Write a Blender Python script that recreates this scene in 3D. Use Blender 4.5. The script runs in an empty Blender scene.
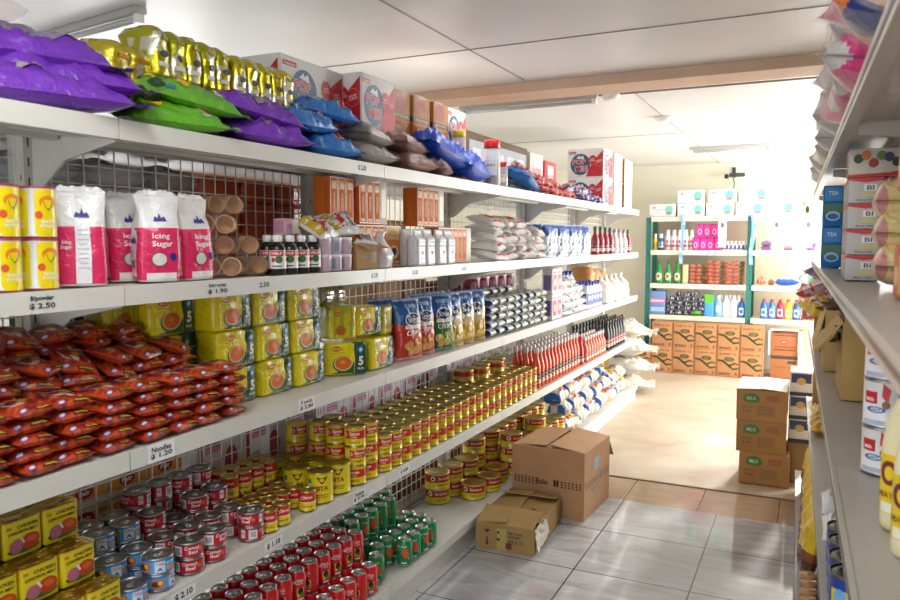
import bpy, bmesh, math, random
from mathutils import Vector, Matrix, noise, geometry
PI = math.pi
D = bpy.data
SC = bpy.context.scene
COL = SC.collection
rnd = random.Random(11)
def U(a, b): return rnd.uniform(a, b)

# ------------------------------------------------------------------ materials
def lin(h):
    h = h.lstrip('#')
    c = [int(h[i:i+2], 16) / 255 for i in (0, 2, 4)]
    return tuple((x / 12.92 if x <= .04045 else ((x + .055) / 1.055) ** 2.4) for x in c)
MATS = {}
# class: roughness, coat, metallic, colour variation, variation scale, bump strength, bump scale
CLS = {'card': (.8, 0, 0, .16, 9, .12, 90), 'film': (.28, .35, 0, .12, 14, .9, 48), 'ink': (.42, 0, 0, .05, 30, 0, 1),
       'gloss': (.28, .25, 0, .05, 20, 0, 1), 'paint': (.38, .1, 0, .07, 5, .03, 60), 'metal': (.34, 0, 1, .12, 25, .06, 40),
       'matte': (.85, 0, 0, .10, 4, .05, 30), 'foil': (.24, 0, .75, .12, 20, .9, 30), 'plast': (.35, .2, 0, .04, 10, 0, 1),
       'cloth': (.8, 0, 0, .10, 12, .5, 120), 'grain': (.6, .3, 0, .55, 90, .8, 110)}
def nd(nt, t, **kw):
    n = nt.nodes.new(t)
    for k, v in kw.items():
        if hasattr(n, k): setattr(n, k, v)
        else: n.inputs[k.replace('_', ' ')].default_value = v
    return n
def M(key):
    if key in MATS: return MATS[key]
    cls, hx = key.split(':')
    m = D.materials.new(cls + '_' + hx.strip('#')); m.use_nodes = True
    nt = m.node_tree; b = nt.nodes['Principled BSDF']; L = nt.links.new
    col = lin(hx)
    if cls in ('clear', 'glass', 'lamp'):
        b.inputs['Base Color'].default_value = (*col, 1)
        if cls == 'clear':
            b.inputs['Roughness'].default_value = .16; b.inputs['Alpha'].default_value = .15
            b.inputs['Coat Weight'].default_value = .4
            tc = nd(nt, 'ShaderNodeTexCoord'); ns = nd(nt, 'ShaderNodeTexNoise', Scale=30.0); bp = nd(nt, 'ShaderNodeBump', Strength=.6, Distance=.004)
            L(tc.outputs['Object'], ns.inputs['Vector']); L(ns.outputs['Fac'], bp.inputs['Height']); L(bp.outputs['Normal'], b.inputs['Normal'])
        elif cls == 'glass':
            b.inputs['Roughness'].default_value = .06; b.inputs['Alpha'].default_value = .45; b.inputs['Coat Weight'].default_value = .5
        else:
            b.inputs['Emission Color'].default_value = (*col, 1); b.inputs['Emission Strength'].default_value = 9
        MATS[key] = m; return m
    ro, coat, met, var, vs, bs, bsc = CLS[cls]
    b.inputs['Roughness'].default_value = ro; b.inputs['Coat Weight'].default_value = coat; b.inputs['Coat Roughness'].default_value = .12
    b.inputs['Metallic'].default_value = met
    tc = nd(nt, 'ShaderNodeTexCoord')
    ns = nd(nt, 'ShaderNodeTexNoise', Scale=float(vs), Detail=3.0)
    L(tc.outputs['Object'], ns.inputs['Vector'])
    mx = nd(nt, 'ShaderNodeMix', data_type='RGBA')
    mx.inputs['A'].default_value = (*[c * (1 - var) for c in col], 1)
    mx.inputs['B'].default_value = (*[min(1, c * (1 + var * .8) + var * .01) for c in col], 1)
    L(ns.outputs['Fac'], mx.inputs['Factor']); L(mx.outputs['Result'], b.inputs['Base Color'])
    if bs:
        n2 = nd(nt, 'ShaderNodeTexNoise', Scale=float(bsc), Detail=3.0, Distortion=.9 if cls == 'film' else 0.)
        L(tc.outputs['Object'], n2.inputs['Vector'])
        bp = nd(nt, 'ShaderNodeBump', Strength=bs, Distance=.0055 if cls == 'film' else .004)
        L(n2.outputs['Fac'], bp.inputs['Height']); L(bp.outputs['Normal'], b.inputs['Normal'])
    MATS[key] = m; return m

# ------------------------------------------------------------------ text shapes (cached)
TXT = {}
def text_shape(s, bold=.02):
    k = (s, bold)
    if k in TXT: return TXT[k]
    cu = D.curves.new('lettering', 'FONT'); cu.body = s; cu.resolution_u = 2; cu.offset = bold
    cu.space_line = .95; cu.align_x = 'CENTER'
    ob = D.objects.new('lettering', cu); COL.objects.link(ob)
    dg = bpy.context.evaluated_depsgraph_get()
    me = D.meshes.new_from_object(ob.evaluated_get(dg))
    vs = [(v.co.x, v.co.y) for v in me.vertices]; fs = [tuple(p.vertices) for p in me.polygons]
    D.objects.remove(ob); D.curves.remove(cu); D.meshes.remove(me)
    if vs:
        x0 = min(v[0] for v in vs); x1 = max(v[0] for v in vs); y0 = min(v[1] for v in vs); y1 = max(v[1] for v in vs)
        w = max(1e-6, x1 - x0); h = max(1e-6, y1 - y0)
        vs = [((x - x0) / w - .5, (y - y0) / h - .5) for x, y in vs]
    TXT[k] = (vs, fs); return TXT[k]

# ------------------------------------------------------------------ surfaces for decals: S(x, y) -> point, normal
def Plane(o, ux, uy):
    o = Vector(o); ux = Vector(ux); uy = Vector(uy); n = ux.cross(uy)
    return lambda x, y: (o + ux * x + uy * y, n)
def Cyl(r, a0=0., rz=None):
    def S(x, y):
        a = a0 + x / r
        rr = r if rz is None else rz(y)
        n = Vector((math.cos(a), math.sin(a), 0))
        return n * rr + Vector((0, 0, y)), n
    return S
def rect(cx, cy, w, h, nx=1, ny=1):
    vs = [(cx - w / 2 + w * i / nx, cy - h / 2 + h * j / ny) for j in range(ny + 1) for i in range(nx + 1)]
    fs = [(j * (nx + 1) + i, j * (nx + 1) + i + 1, (j + 1) * (nx + 1) + i + 1, (j + 1) * (nx + 1) + i) for j in range(ny) for i in range(nx)]
    return vs, fs
def ell(cx, cy, rx, ry, n=20, rings=1, r0=0.):
    vs = []; fs = []
    for k in range(rings + 1):
        q = r0 + (1 - r0) * k / rings
        for i in range(n):
            a = 2 * PI * i / n
            vs.append((cx + rx * q * math.cos(a), cy + ry * q * math.sin(a)))
    for k in range(rings):
        for i in range(n):
            j = (i + 1) % n
            fs.append((k * n + i, k * n + j, (k + 1) * n + j, (k + 1) * n + i))
    return vs, fs
def poly(pts):
    tr = geometry.tessellate_polygon([[Vector((p[0], p[1], 0)) for p in pts]])
    return list(pts), [tuple(t) for t in tr]

class MB:
    def __init__(s): s.v = []; s.f = []; s.m = []; s.keys = []; s.sm = []
    def k(s, key):
        if key not in s.keys: s.keys.append(key)
        return s.keys.index(key)
    def add(s, vs, fs, key, smooth=False):
        b = len(s.v); s.v.extend(Vector(v) for v in vs); ki = s.k(key)
        for f in fs:
            s.f.append(tuple(b + i for i in f)); s.m.append(ki); s.sm.append(smooth)
        return s
    def box(s, x0, x1, y0, y1, z0, z1, key, **fk):
        vs = [(x, y, z) for z in (z0, z1) for y in (y0, y1) for x in (x0, x1)]
        F = {'bot': (0, 2, 3, 1), 'top': (4, 5, 7, 6), 'ny': (0, 1, 5, 4), 'py': (2, 6, 7, 3), 'nx': (0, 4, 6, 2), 'px': (1, 3, 7, 5)}
        for n, f in F.items(): s.add([vs[i] for i in f], [(0, 1, 2, 3)], fk.get(n, key))
        return s
    def bevbox(s, x0, x1, y0, y1, z0, z1, key, r=.004):
        bm = bmesh.new()
        bmesh.ops.create_cube(bm, size=1)
        for v in bm.verts:
            v.co = Vector(((x0 + x1) / 2 + v.co.x * (x1 - x0), (y0 + y1) / 2 + v.co.y * (y1 - y0), (z0 + z1) / 2 + v.co.z * (z1 - z0)))
        bmesh.ops.bevel(bm, geom=bm.edges[:], offset=r, segments=2, affect='EDGES', profile=.6)
        bm.verts.index_update()
        s.add([v.co.copy() for v in bm.verts], [tuple(v.index for v in f.verts) for f in bm.faces], key, True)
        bm.free(); return s
    def lathe(s, prof, key, n=24, c=(0, 0, 0), smooth=True, keys=None, ex=1., ey=1., p=2.):
        b = len(s.v)
        for (r, z) in prof:
            for i in range(n):
                a = 2 * PI * i / n; ca = math.cos(a); sa = math.sin(a)
                if p != 2.:
                    q = (abs(ca) ** p + abs(sa) ** p) ** (-1 / p); ca *= q; sa *= q
                s.v.append(Vector((c[0] + r * ex * ca, c[1] + r * ey * sa, c[2] + z)))
        for j in range(len(prof) - 1):
            ki = s.k(keys[j] if keys else key)
            if prof[j][0] < 1e-6 and prof[j + 1][0] < 1e-6: continue
            for i in range(n):
                i2 = (i + 1) % n
                s.f.append((b + j * n + i, b + j * n + i2, b + (j + 1) * n + i2, b + (j + 1) * n + i)); s.m.append(ki); s.sm.append(smooth)
        return s
    def tube(s, pts, r, key, n=6, smooth=True):
        pts = [Vector(p) for p in pts]; b = len(s.v); ki = s.k(key)
        for i, p in enumerate(pts):
            t = (pts[min(i + 1, len(pts) - 1)] - pts[max(i - 1, 0)]).normalized()
            a = t.orthogonal().normalized() if i == 0 else (a - t * a.dot(t)).normalized()
            bb = t.cross(a)
            for q in range(n):
                an = 2 * PI * q / n
                s.v.append(p + a * (r * math.cos(an)) + bb * (r * math.sin(an)))
        for i in range(len(pts) - 1):
            for q in range(n):
                q2 = (q + 1) % n
                s.f.append((b + i * n + q, b + i * n + q2, b + (i + 1) * n + q2, b + (i + 1) * n + q)); s.m.append(ki); s.sm.append(smooth)
        for e, o in ((0, 0), (len(pts) - 1, 1)):
            f = [b + e * n + q for q in range(n)]
            s.f.append(tuple(f if o else f[::-1])); s.m.append(ki); s.sm.append(False)
        return s
    def grid(s, fn, nu, nv, key, smooth=True, keyfn=None, wrap=False):
        b = len(s.v); W = nu + 1
        for j in range(nv + 1):
            for i in range(nu + 1):
                s.v.append(Vector(fn(i / nu, j / nv)))
        for j in range(nv):
            for i in range(nu):
                s.f.append((b + j * W + i, b + j * W + i + 1, b + (j + 1) * W + i + 1, b + (j + 1) * W + i))
                s.m.append(s.k(keyfn((i + .5) / nu, (j + .5) / nv) if keyfn else key)); s.sm.append(smooth)
        return s
    def dec(s, S, shape, key, e=.0008):
        vs = []
        for x, y in shape[0]:
            p, n = S(x, y); vs.append(p + n * e)
        return s.add(vs, shape[1], key)
    def text(s, S, t, cx, cy, w, h, key, e=.0012, rot=0., bold=.02):
        vs, fs = text_shape(t, bold); c, d = math.cos(rot), math.sin(rot)
        pts = [(cx + (x * w) * c - (y * h) * d, cy + (x * w) * d + (y * h) * c) for x, y in vs]
        return s.dec(S, (pts, fs), key, e)
    def move(s, mat, a=0):
        for i in range(a, len(s.v)): s.v[i] = mat @ s.v[i]
        return s
    def mesh(s, name):
        me = D.meshes.new(name)
        me.from_pydata([tuple(v) for v in s.v], [], s.f)
        for k in s.keys: me.materials.append(M(k))
        me.polygons.foreach_set('material_index', s.m); me.polygons.foreach_set('use_smooth', s.sm)
        me.update(); return me

def obj(name, mb, parent=None, loc=None):
    me = mb.mesh(name) if isinstance(mb, MB) else mb
    o = D.objects.new(name, me); COL.objects.link(o)
    if parent: o.parent = parent
    if loc: o.location = loc
    return o
def struct(name, mb, parent=None):
    o = obj(name, mb, parent)
    if not parent: o['kind'] = 'structure'
    return o
def tag(o, label, cat, group=None):
    o['label'] = label; o['category'] = cat
    if group: o['group'] = group
    return o
def thing(name, label, cat, loc=(0, 0, 0), rz=0., group=None):
    o = D.objects.new(name, None); COL.objects.link(o); o.empty_display_size = .05
    o.location = loc; o.rotation_euler = (0, 0, rz)
    return tag(o, label, cat, group)

class Proto:
    """one thing and its parts: built once, then copied with obj.copy()"""
    def __init__(s, name, cat, parts, group=None):
        s.name = name; s.cat = cat; s.parts = parts; s.group = group; s.first = None
    def place(s, loc, rot=0., label='', group=None, scale=None):
        if not isinstance(rot, tuple): rot = (0, 0, rot)
        if s.first is None:
            if isinstance(s.parts, (MB, bpy.types.Mesh)):
                r = obj(s.name, s.parts)
            else:
                r = D.objects.new(s.name, None); COL.objects.link(r); r.empty_display_size = .03
                for pt in s.parts:
                    c = obj(pt[0], pt[1], r, pt[2] if len(pt) > 2 else None)
                    for sp in (pt[3] if len(pt) > 3 else ()): obj(sp[0], sp[1], c)
            s.first = r
        else:
            r = s.first.copy(); COL.objects.link(r)
            for ch in s.first.children:
                c = ch.copy(); COL.objects.link(c); c.parent = r
                for g in ch.children:
                    d = g.copy(); COL.objects.link(d); d.parent = c
        r.location = loc; r.rotation_euler = rot
        r.scale = scale if isinstance(scale, tuple) else ((scale,) * 3 if scale else (1, 1, 1))
        tag(r, label, s.cat, group or s.group)
        return r
ORD = 'first second third fourth fifth sixth seventh eighth ninth tenth eleventh twelfth thirteenth fourteenth fifteenth sixteenth seventeenth eighteenth nineteenth twentieth'.split()
def o_(i): return ORD[i] if i < 20 else 'twenty-' + ORD[i - 20]

# ------------------------------------------------------------------ soft packaging
def nz(x, y, z=0.): return noise.noise(Vector((x, y, z)))
def pillow_fn(w, h, t, seed=0, seal=.012, wr=.1, sag=0., p=2.6):
    """top(x,y), bottom(x,y): w along x, h along y, welded ends at +-h/2"""
    so = seed * 7.31
    def prof(x, y):
        a = min(1, abs(x) / (w / 2)); b = min(1, abs(y) / (h / 2 - seal)) if h / 2 > seal else 1
        return max(0., (1 - a ** p)) ** (.5 if wr < .19 else .72) * max(0., (1 - b ** (p + .4))) ** (.55 if wr < .19 else .8)
    def wrk(x, y):
        k = 1 / max(w, .01)
        cr = 0.
        if wr > .19:
            c1 = nz(x * k * 4.2 + so, y * k * 1.1 + so * .3, so + 7); c2 = nz(x * k * 2.3 + y * k * 2.6 + so, y * k * 1.4 - x * k * 2., so + 12)
            cr = (max(0., 1 - abs(c1) * 5.5) + .8 * max(0., 1 - abs(c2) * 6.)) * .5
        r = 1 - abs(nz(x * k * 5 + so, y * k * 2.2, so)) * 2
        r2 = nz(x * k * 9 + so, y * k * 9, so + 3)
        return wr * t * (r * .55 + r2 * .6 + cr * 1.1 - .3)
    def shrink(y):
        b = abs(y) / (h / 2); return 1 - .10 * (1 - b ** 2) ** .5
    def top(x, y):
        f = prof(x, y)
        return Vector((x * shrink(y), y, t * .55 * f + wrk(x, y) * min(1, f * 2.2) + .0015 * nz(x * 60, y * 60, so) - sag * (x / w * 2) ** 2))
    def bot(x, y):
        f = prof(x, y)
        return Vector((x * shrink(y), y, -t * .45 * f ** .7 - .0008 - sag * (x / w * 2) ** 2))
    return top, bot
def surf_of(top, h=.002):
    def S(x, y):
        p = top(x, y); n = (top(x + h, y) - p).cross(top(x, y + h) - p)
        n = n.normalized() if n.length > 1e-12 else Vector((0, 0, 1))
        if n.z < 0: n = -n
        return p, n
    return S
def pillow(mb, w, h, t, key, seed=0, nx=16, ny=22, keyfn=None, **kw):
    top, bot = pillow_fn(w, h, t, seed, **kw)
    kf = (lambda u, v: keyfn((u - .5) * w, (v - .5) * h)) if keyfn else None
    mb.grid(lambda u, v: top((u - .5) * w, (v - .5) * h), nx, ny, key, True, kf)
    mb.grid(lambda u, v: bot((.5 - u) * w, (v - .5) * h), nx, ny, key, True, (lambda u, v: keyfn((.5 - u) * w, (v - .5) * h)) if keyfn else None)
    return surf_of(top)
# ------------------------------------------------------------------ camera, render look, world
F_PX = 745.; YAW = math.radians(25.907); PIT = math.radians(4.528)
cam = D.cameras.new('camera'); cam_o = D.objects.new('camera', cam); COL.objects.link(cam_o)
cam.sensor_width = 36; cam.lens = 36 * F_PX / 900; cam.clip_start = .02
R_ = Vector((math.cos(YAW), math.sin(YAW), 0)); Fh = Vector((-math.sin(YAW), math.cos(YAW), 0))
F_ = Fh * math.cos(PIT) - Vector((0, 0, math.sin(PIT))); U_ = R_.cross(F_)
cam_o.matrix_world = Matrix(((R_.x, U_.x, -F_.x, 0), (R_.y, U_.y, -F_.y, 0), (R_.z, U_.z, -F_.z, 1.5), (0, 0, 0, 1)))
cam.dof.use_dof = True; cam.dof.focus_distance = 3.2; cam.dof.aperture_fstop = 5.0
SC.camera = cam_o
SC.view_settings.view_transform = 'Standard'; SC.view_settings.look = 'None'; SC.view_settings.gamma = 1
SC.view_settings.use_curve_mapping = False; SC.view_settings.exposure = 0.42
w = D.worlds.new('world'); SC.world = w; w.use_nodes = True
w.node_tree.nodes['Background'].inputs[0].default_value = (.95, .98, 1, 1)
w.node_tree.nodes['Background'].inputs[1].default_value = 1.5
SC.cycles.max_bounces = 9; SC.cycles.transparent_max_bounces = 14; SC.cycles.sample_clamp_indirect = 6
SC.cycles.caustics_reflective = False; SC.cycles.caustics_refractive = False

def area(name, loc, direction, sx, sy, power, col=(1, 1, 1)):
    l = D.lights.new(name, 'AREA'); l.shape = 'RECTANGLE'; l.size = sx; l.size_y = sy; l.energy = power; l.color = col
    o = D.objects.new(name, l); COL.objects.link(o); o.location = loc
    o.rotation_euler = Vector(direction).to_track_quat('-Z', 'Z').to_euler(); return o
HC = 2.42
area('daylight_shopfront', (-.75, -2.55, 1.45), (-.12, 1, -.05), 2.6, 1.9, 23, (.95, .98, 1))
area('daylight_rear_window', (.66, 9.44, 1.65), (-.16, -1, -.22), 1.6, 1.25, 42, (1, .98, .95))
area('daylight_side_door', (1.66, 7.3, 1.2), (-1, -.1, -.1), 2.2, 2.0, 165, (.96, .99, 1))
area('fill_other_aisle', (-4.6, 4.2, 1.7), (1, 0, -.05), 5.0, 1.2, 36, (1, .98, .96))  # added area light inside the room, brightens the other aisle and its wall
sun = D.lights.new('sun', 'SUN'); sun.energy = 7; sun.angle = math.radians(5); sun.color = (1, .97, .92)
sun_o = D.objects.new('sun', sun); COL.objects.link(sun_o)
sun_o.rotation_euler = Vector((-.17, -1, -.36)).to_track_quat('-Z', 'Z').to_euler()

# ------------------------------------------------------------------ room shell
def tile_mat(name, c1, c2, vein, mortar, size, off, rough):
    m = D.materials.new(name); m.use_nodes = True; nt = m.node_tree; L = nt.links.new; b = nt.nodes['Principled BSDF']
    tc = nd(nt, 'ShaderNodeTexCoord'); mp = nd(nt, 'ShaderNodeMapping'); mp.inputs['Location'].default_value = (off[0], off[1], 0)
    L(tc.outputs['Object'], mp.inputs['Vector'])
    br = nd(nt, 'ShaderNodeTexBrick', offset=0., squash=1.)
    br.inputs['Scale'].default_value = 1; br.inputs['Brick Width'].default_value = size; br.inputs['Row Height'].default_value = size
    br.inputs['Mortar Size'].default_value = .0035; br.inputs['Mortar Smooth'].default_value = .1; br.inputs['Bias'].default_value = 0
    br.inputs['Color1'].default_value = (*lin(c1), 1); br.inputs['Color2'].default_value = (*lin(c2), 1); br.inputs['Mortar'].default_value = (*lin(mortar), 1)
    L(mp.outputs[0], br.inputs['Vector'])
    m2 = nd(nt, 'ShaderNodeMapping'); m2.inputs['Scale'].default_value = (2.0, 6.5, 1); L(tc.outputs['Object'], m2.inputs['Vector'])
    ns = nd(nt, 'ShaderNodeTexNoise', Scale=1.3, Detail=7.0, Roughness=.65, Distortion=1.2); L(m2.outputs[0], ns.inputs['Vector'])
    cr = nd(nt, 'ShaderNodeValToRGB'); cr.color_ramp.elements[0].position = .38; cr.color_ramp.elements[1].position = .66
    L(ns.outputs['Fac'], cr.inputs['Fac'])
    mx = nd(nt, 'ShaderNodeMix', data_type='RGBA'); mx.inputs['B'].default_value = (*lin(vein), 1)
    mt = nd(nt, 'ShaderNodeMath', operation='MULTIPLY'); mt.inputs[1].default_value = .62; L(cr.outputs['Color'], mt.inputs[0])
    inv = nd(nt, 'ShaderNodeMath', operation='SUBTRACT'); inv.inputs[0].default_value = 1; L(br.outputs['Fac'], inv.inputs[1])
    mt2 = nd(nt, 'ShaderNodeMath', operation='MULTIPLY'); L(mt.outputs[0], mt2.inputs[0]); L(inv.outputs[0], mt2.inputs[1])
    L(mt2.outputs[0], mx.inputs['Factor']); L(br.outputs['Color'], mx.inputs['A']); L(mx.outputs['Result'], b.inputs['Base Color'])
    rr = nd(nt, 'ShaderNodeMapRange'); rr.inputs['To Min'].default_value = rough; rr.inputs['To Max'].default_value = rough + .09
    n3 = nd(nt, 'ShaderNodeTexNoise', Scale=3.0, Detail=4.0); L(tc.outputs['Object'], n3.inputs['Vector']); L(n3.outputs['Fac'], rr.inputs['Value']); L(rr.outputs[0], b.inputs['Roughness'])
    b.inputs['Specular IOR Level'].default_value = .6
    MATS[name] = m; return name
def blotch_mat(name, c1, c2, c3, rough, scale, bump=.05):
    m = D.materials.new(name); m.use_nodes = True; nt = m.node_tree; L = nt.links.new; b = nt.nodes['Principled BSDF']
    tc = nd(nt, 'ShaderNodeTexCoord'); ns = nd(nt, 'ShaderNodeTexNoise', Scale=float(scale), Detail=8.0, Roughness=.6, Distortion=.6); L(tc.outputs['Object'], ns.inputs['Vector'])
    cr = nd(nt, 'ShaderNodeValToRGB'); e = cr.color_ramp.elements; e[0].position = .3; e[0].color = (*lin(c1), 1); e[1].position = .7; e[1].color = (*lin(c3), 1)
    x = e.new(.5); x.color = (*lin(c2), 1)
    L(ns.outputs['Fac'], cr.inputs['Fac']); L(cr.outputs['Color'], b.inputs['Base Color']); b.inputs['Roughness'].default_value = rough
    n2 = nd(nt, 'ShaderNodeTexNoise', Scale=scale * 7.0, Detail=4.0); L(tc.outputs['Object'], n2.inputs['Vector'])
    bp = nd(nt, 'ShaderNodeBump', Strength=bump, Distance=.01); L(n2.outputs['Fac'], bp.inputs['Height']); L(bp.outputs['Normal'], b.inputs['Normal'])
    MATS[name] = m; return name
tile_mat('floor_tile_grey', '#b4b6ba', '#bec0c3', '#8d8581', '#4b4642', .51, (.425, .345), .03)
tile_mat('floor_tile_tan', '#b39a80', '#ad9175', '#9a7c60', '#5b4c40', .41, (.12, -.13), .12)
blotch_mat('floor_concrete_tan', '#b09a82', '#c3b29b', '#cec1ae', .5, 1.6, .12)
blotch_mat('ceiling_white', '#e3e3e2', '#ebebea', '#f0f0ef', .33, .7, .10)
blotch_mat('wall_cream', '#efe9d0', '#f2ecd6', '#f4efdc', .7, 1.2)
blotch_mat('wall_white', '#e4e2d8', '#e9e7df', '#eeece5', .7, 1.2)
blotch_mat('wood_beam', '#c9a88c', '#d2b297', '#d9bca3', .6, 2.5)
struct('floor', MB().box(-5, 1.62, -2.7, 4.235, -.05, 0, 'floor_tile_grey'))
struct('floor_threshold', MB().box(-5, 1.62, 4.235, 4.645, -.05, 0, 'floor_tile_tan'))
struct('floor_rear', MB().box(-5, 1.62, 4.66, 9.5, -.05, -.004, 'floor_concrete_tan'))
struct('trim_4', MB().box(-5, 1.62, 4.645, 4.66, -.05, .004, 'paint:#6b5138'))
cl = struct('ceiling', MB().box(-5, 1.62, -2.7, 9.5, HC, HC + .06, 'ceiling_white'))
for n, (x0, x1, y0, y1) in {'trim_5': (-5, 1.6, 3.34, 3.348), 'trim_6': (-1.525, -1.517, -2.6, 4.1), 'trim_7': (-5, 1.6, 6.66, 6.667), 'trim_8': (-1.03, -1.024, 4.4, 9.4), 'trim_9': (-5, 1.6, .83, .838)}.items():
    struct(n, MB().box(x0, x1, y0, y1, HC - .003, HC + .001, 'paint:#8c8884'))
struct('trim_1', MB().box(-5, 1.6, 4.15, 4.4, HC - .06, HC - .001, 'wood_beam'))
# walls: the rear wall keeps a window opening, the side wall a door opening, the far aisle wall a strip window
X0, X1, Z0, Z1 = -.20, 1.5, .95, 2.30
w_ = MB()
for a in ((-5, X0, 0, HC), (X1, 1.62, 0, HC), (X0, X1, 0, Z0), (X0, X1, Z1, HC)): w_.box(a[0], a[1], 9.4, 9.5, a[2], a[3], 'wall_cream')
struct('wall_rear', w_)
fr = MB()
for a in ((X0, X0 + .04, Z0, Z1), (X1 - .04, X1, Z0, Z1), (X0 + .04, X1 - .04, Z0, Z0 + .04), (X0 + .04, X1 - .04, Z1 - .04, Z1), (.62, .66, Z0 + .04, Z1 - .04)): fr.box(a[0], a[1], 9.42, 9.47, a[2], a[3], 'paint:#e8e6df')
struct('window_1', fr)
w_ = MB()
for a in ((-2.7, 6.2, 0, HC), (8.4, 9.4, 0, HC), (6.2, 8.4, 2.25, HC)): w_.box(1.62, 1.72, a[0], a[1], a[2], a[3], 'wall_cream')
struct('wall_right', w_)
d_ = MB()
for a in ((6.2, 6.26, 0, 2.25), (8.34, 8.4, 0, 2.25), (6.2, 8.4, 2.19, 2.25)): d_.box(1.6, 1.74, a[0], a[1], a[2], a[3], 'paint:#d8d4c8')
struct('door_1', d_)
w_ = MB()
for a in ((-2.7, 1.6, 0, HC), (6.8, 9.4, 0, HC), (1.6, 6.8, 0, 1.05), (1.6, 6.8, 2.3, HC)): w_.box(-5.1, -5, a[0], a[1], a[2], a[3], 'wall_white')
struct('wall_left', w_)
w_ = MB()
for a in ((-5, -2.1, 0, HC), (.6, 1.62, 0, HC), (-2.1, .6, 2.35, HC)): w_.box(a[0], a[1], -2.8, -2.7, a[2], a[3], 'wall_white')
struct('wall_front', w_)

# ------------------------------------------------------------------ ceiling lamps
def tube_lamp(loc, rz, ln, label, lit=False):
    t = thing('fluorescent_light', label, 'ceiling light', loc, rz, None)
    obj('batten', MB().bevbox(-ln / 2, ln / 2, -.025, .025, -.03, -.001, 'paint:#b9b9b6' if not lit else 'paint:#eeeeee'), t)
    obj('tube', MB().tube([(-ln / 2 + .03, 0, -.047), (ln / 2 - .03, 0, -.047)], .013, 'lamp:#fffaf0' if lit else 'plast:#c8c8c6', 10), t)
    for s in (-1, 1): obj('end_cap', MB().bevbox(s * (ln / 2 - .02) - .014, s * (ln / 2 - .02) + .014, -.018, .018, -.065, -.028, 'plast:#f2f2ee'), t)
    return t
tube_lamp((-1.72, 4.68, HC), 0, .95, 'unlit grey fluorescent tube on the ceiling just beyond the tan beam')
tube_lamp((-.75, 7.72, HC), 0, .75, 'unlit fluorescent tube on the rear ceiling above the teal rack')
tube_lamp((-2.845, 2.235, HC), -.142, .9, 'blurred grey fluorescent tube above the purple bags')
for k, y in enumerate((-.9, .75)):  # unseen lit tubes with area lights, added to brighten the aisle from above
    tube_lamp((-.72, y, HC), PI / 2, 1.2, ('added lit fluorescent tube, out of view, over the aisle close to the shopfront', 'added lit fluorescent tube, out of view, over the aisle between the shelves')[k], True)
    area('added_ceiling_fill', (-.72, y, HC - .075), (0, 0, -1), 1.1, .12, 9.5, (.96, .99, 1))
area('added_ceiling_fill', (-3.4, 3.5, HC - .05), (0, 0, -1), 5, .4, 20)  # added fill under the other aisle's ceiling, no fixture behind it
def wire(name, pts, r, key, label, cat): return tag(obj(name, MB().tube(pts, r, key)), label, cat)
wire('conduit', [(-1.24, 4.68, HC - .012), (-.6, 4.69, HC - .012), (1.5, 4.72, HC - .012)], .006, 'plast:#8d8a86', 'thin grey conduit running along the ceiling from the tube to the side wall', 'conduit')
jb = MB().lathe([(0, -.045), (.045, -.045), (.055, -.03), (.055, -.001), (0, -.001)], 'plast:#f4f3ee', 16)
tag(obj('junction_box', jb, None, (-1.16, 4.68, HC)), 'round white junction box at the end of the unlit tube', 'junction box')
jb = MB().lathe([(0, -.03), (.06, -.03), (.07, -.001), (0, -.001)], 'plast:#f4f3ee', 16)
tag(obj('ceiling_rose', jb, None, (-1.02, 5.75, HC)), 'small round white fitting on the rear ceiling beyond the beam', 'ceiling rose')

# ------------------------------------------------------------------ shelving
ZS = (1.785, 1.39, .985, .579, .125)
SW = 'paint:#dcdad3'
YS = (.05, 1.263, 2.478, 3.693, 4.908, 6.12, 7.12)
XF, XB = -1.49, -1.80
def board(x0, x1, y0, y1, z, front, lip=.045, ribs=True):
    """sheet steel shelf: tray, rolled front lip on side `front` (+1: at x1), two ribs below"""
    m = MB().box(x0, x1, y0 + .0015, y1 - .0015, z - .022, z, SW)
    xl = x1 if front > 0 else x0
    m.box(min(xl, xl + front * .008), max(xl, xl + front * .008), y0 + .0015, y1 - .0015, z - lip, z + .003, SW)
    m.box(min(xl, xl - front * .018), max(xl, xl - front * .018), y0 + .002, y1 - .002, z - lip, z - lip + .002, SW)
    if ribs:
        for q in (.33, .66):
            xr = x0 + (x1 - x0) * q
            m.box(xr - .014, xr + .014, y0 + .01, y1 - .01, z - .036, z - .022, SW)
    return m
def bracket_mb(x_up, x_tip, z, y, th=.003):
    d = 1 if x_tip > x_up else -1
    pr = [(x_up, z - .024), (x_tip, z - .024), (x_tip, z - .05), (x_up + d * .12, z - .085), (x_up + d * .035, z - .15), (x_up, z - .16)]
    m = MB(); n = len(pr); vs = [(x, y + s * th, zz) for s in (-1, 1) for x, zz in pr]
    m.add(vs, [tuple(range(n))[::-1], tuple(range(n, 2 * n))] + [(i, (i + 1) % n, n + (i + 1) % n, n + i) for i in range(n)], SW)
    return m
def upright_mb(x0, x1, y, z1, front):
    m = MB().box(x0, x1, y - .022, y + .022, 0, z1, 'paint:#d3d1ca')
    xs = x1 if front > 0 else x0
    S = Plane((xs, 0, 0), (0, front, 0), (0, 0, 1))
    for i in range(int(z1 / .05)):
        for s in (-.009, .009): m.dec(S, rect((y + s) * front, .05 + i * .05, .0045, .022), 'ink:#2b2a28', .0006)
    for s in (-1, 1):
        Sy = Plane((0, y + s * .022, 0), (-s, 0, 0), (0, 0, 1))
        for i in range(int(z1 / .1)): m.dec(Sy, rect(-s * (xs - front * .012), .06 + i * .1, .004, .016), 'ink:#2b2a28', .0006)
    return m
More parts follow.
